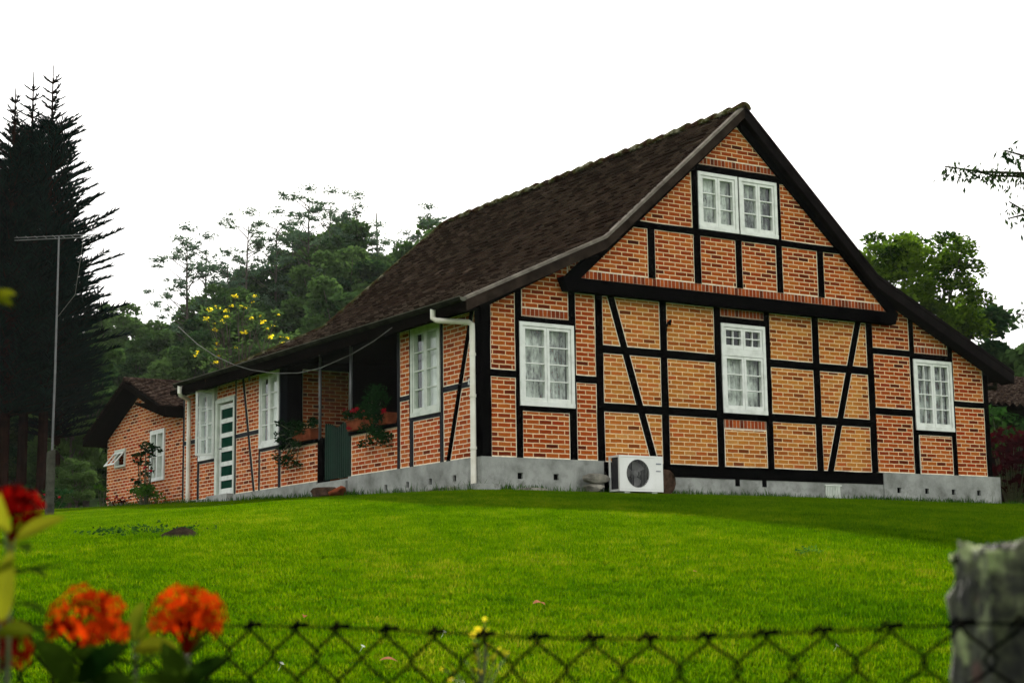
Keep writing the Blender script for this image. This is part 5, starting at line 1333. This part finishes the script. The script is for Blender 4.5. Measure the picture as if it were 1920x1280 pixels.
ixora(165, 1172, 1.66, .037, 4, 'looser orange red flower head, left of the pair above the fence', leaves=7, ll=.066)
ixora(22, 968, 1.62, .027, 7, 'red flower head higher up at the left edge', 'ixora_red', leaves=6, ll=.05)
ixora(-10, 1215, 1.60, .032, 9, 'dark red flower head half outside the lower left corner', 'ixora_red', leaves=6, ll=.06)
def leafy(px, py, d, spec, label, mat, seed):
    """single stem with leaves given as (px, py, tip px, tip py, width)"""
    c0 = at_dist(px, py, d); t = thing('leafy_shoot', label, 'plant', (c0.x, c0.y, terr(c0.x, c0.y)))
    mb = MB(); o_ = Vector(t.location); mb.tube([(0, 0, 0), (.01, .01, (c0-o_).z*.6), tuple(c0-o_)], [.004, .003, .002], n=6); 
    lb_ = MB()
    for a, b_, c_, e, w_ in spec:
        p0, p1 = at_dist(a, b_, d)-o_, at_dist(c_, e, d-.03)-o_
        leaf_blade(lb_, p0, p1-p0, (U2-Fv*.8).normalized(), (p1-p0).length, w_, .25, .12, random.random())
        mb.tube([p0, Vector((c0-o_).to_tuple())*.98], .0013, n=4)
    mb.build('stem', M['stem'], t); lb_.build('leaves', M[mat], t, recalc=False)
leafy(20, 1030, 1.55, [(28, 1010, 116, 962, .011), (10, 1000, -8, 930, .012), (15, 1035, 40, 1000, .008)], 'yellow green leaf shoot at the left edge above the lawn', 'fg_leaf_y', 1)
leafy(-5, 1190, 1.50, [(0, 1165, 12, 1035, .013), (-4, 1180, 60, 1180, .010)], 'broad upright yellow green leaf at the lower left edge', 'fg_leaf_y', 2)
leafy(255, 1230, 1.75, [(250, 1200, 262, 1128, .012), (250, 1200, 215, 1150, .010), (260, 1200, 300, 1150, .010), (250, 1215, 330, 1205, .012)], 'yellow green leaf cluster between the two orange flower heads', 'fg_leaf_y', 3)
leafy(140, 1290, 1.58, [(140, 1280, 70, 1195, .016), (140, 1280, 235, 1200, .016), (150, 1300, 95, 1290, .014), (160, 1290, 250, 1270, .014)], 'dark glossy leaves below the left flower head', 'fg_leaf', 4)
leafy(345, 1300, 1.60, [(340, 1290, 310, 1205, .013), (340, 1290, 420, 1225, .013), (340, 1290, 260, 1265, .012)], 'dark glossy leaves below the right flower head', 'fg_leaf', 5)
leafy(-20, 600, 1.7, [(-25, 560, 26, 545, .009), (-25, 550, 22, 566, .007)], 'small yellow green leaf tip at the left edge before the conifers', 'fg_leaf_y', 6)
# wispy yellow flowers growing through the fence
c0 = at_dist(900, 1290, 2.3); t = thing('yellow_wildflower', 'wispy plant with small yellow flowers growing through the wire fence', 'flower', (c0.x, c0.y, terr(c0.x, c0.y)))
o_ = Vector(t.location); st_ = MB(); flw = MB(); lv = MB(); root = c0-o_
for px, py, r_ in ((909, 1160, .0055), (893, 1183, .007), (911, 1184, .0055), (888, 1192, .008), (915, 1205, .004), (830, 1254, .005), (900, 1262, .006), (893, 1256, .004), (846, 1273, .005), (870, 1235, .003), (935, 1215, .003), (955, 1222, .003)):
    p = at_dist(px, py, 2.3+random.uniform(-.04, .04))-o_; r_ *= .75
    st_.tube([root+Vector((0, 0, -.02)), root.lerp(p, .6)+Vector((.003, 0, 0)), p], [.0014, .001, .0006], n=4)
    P, T = blob_leaves([tuple(p)], [r_], 260000, r_*.75, .9, .7, .3); flw.quads(P, T)
    for k in range(3):
        q = root.lerp(p, random.uniform(.4, .95)); leaf_blade(lv, q, Vector((random.gauss(0, 1), random.gauss(0, 1), .5)), Vector((0, 0, 1)), .02, .0035, .2, .2, random.random())
st_.tube([(0, 0, 0), tuple(root*.5+Vector((.02, 0, 0))), tuple(root)], .0014, n=5)
st_.build('stem', M['stem'], t); flw.build('blossoms', M['yellow_flower'], t, recalc=False); lv.build('leaves', M['fg_leaf_y'], t, recalc=False)

# ================================================================== HAZE
m = bpy.data.materials.new('haze'); m.use_nodes = True; nt = m.node_tree; nt.nodes.clear()
ou = nt.nodes.new('ShaderNodeOutputMaterial'); pv = nt.nodes.new('ShaderNodeVolumePrincipled'); pv.inputs['Density'].default_value = .0001; pv.inputs['Color'].default_value = (.86, .93, .90, 1); pv.inputs['Anisotropy'].default_value = 0
nt.links.new(pv.outputs[0], ou.inputs['Volume'])
USE_HAZE = True
if USE_HAZE:
    mb = MB(); mb.box(-910, 1010, -910, 1010, -12, 45); hz = mb.build('haze', m); tag(hz, 'faint pale damp haze in the air', 'haze', kind='stuff')
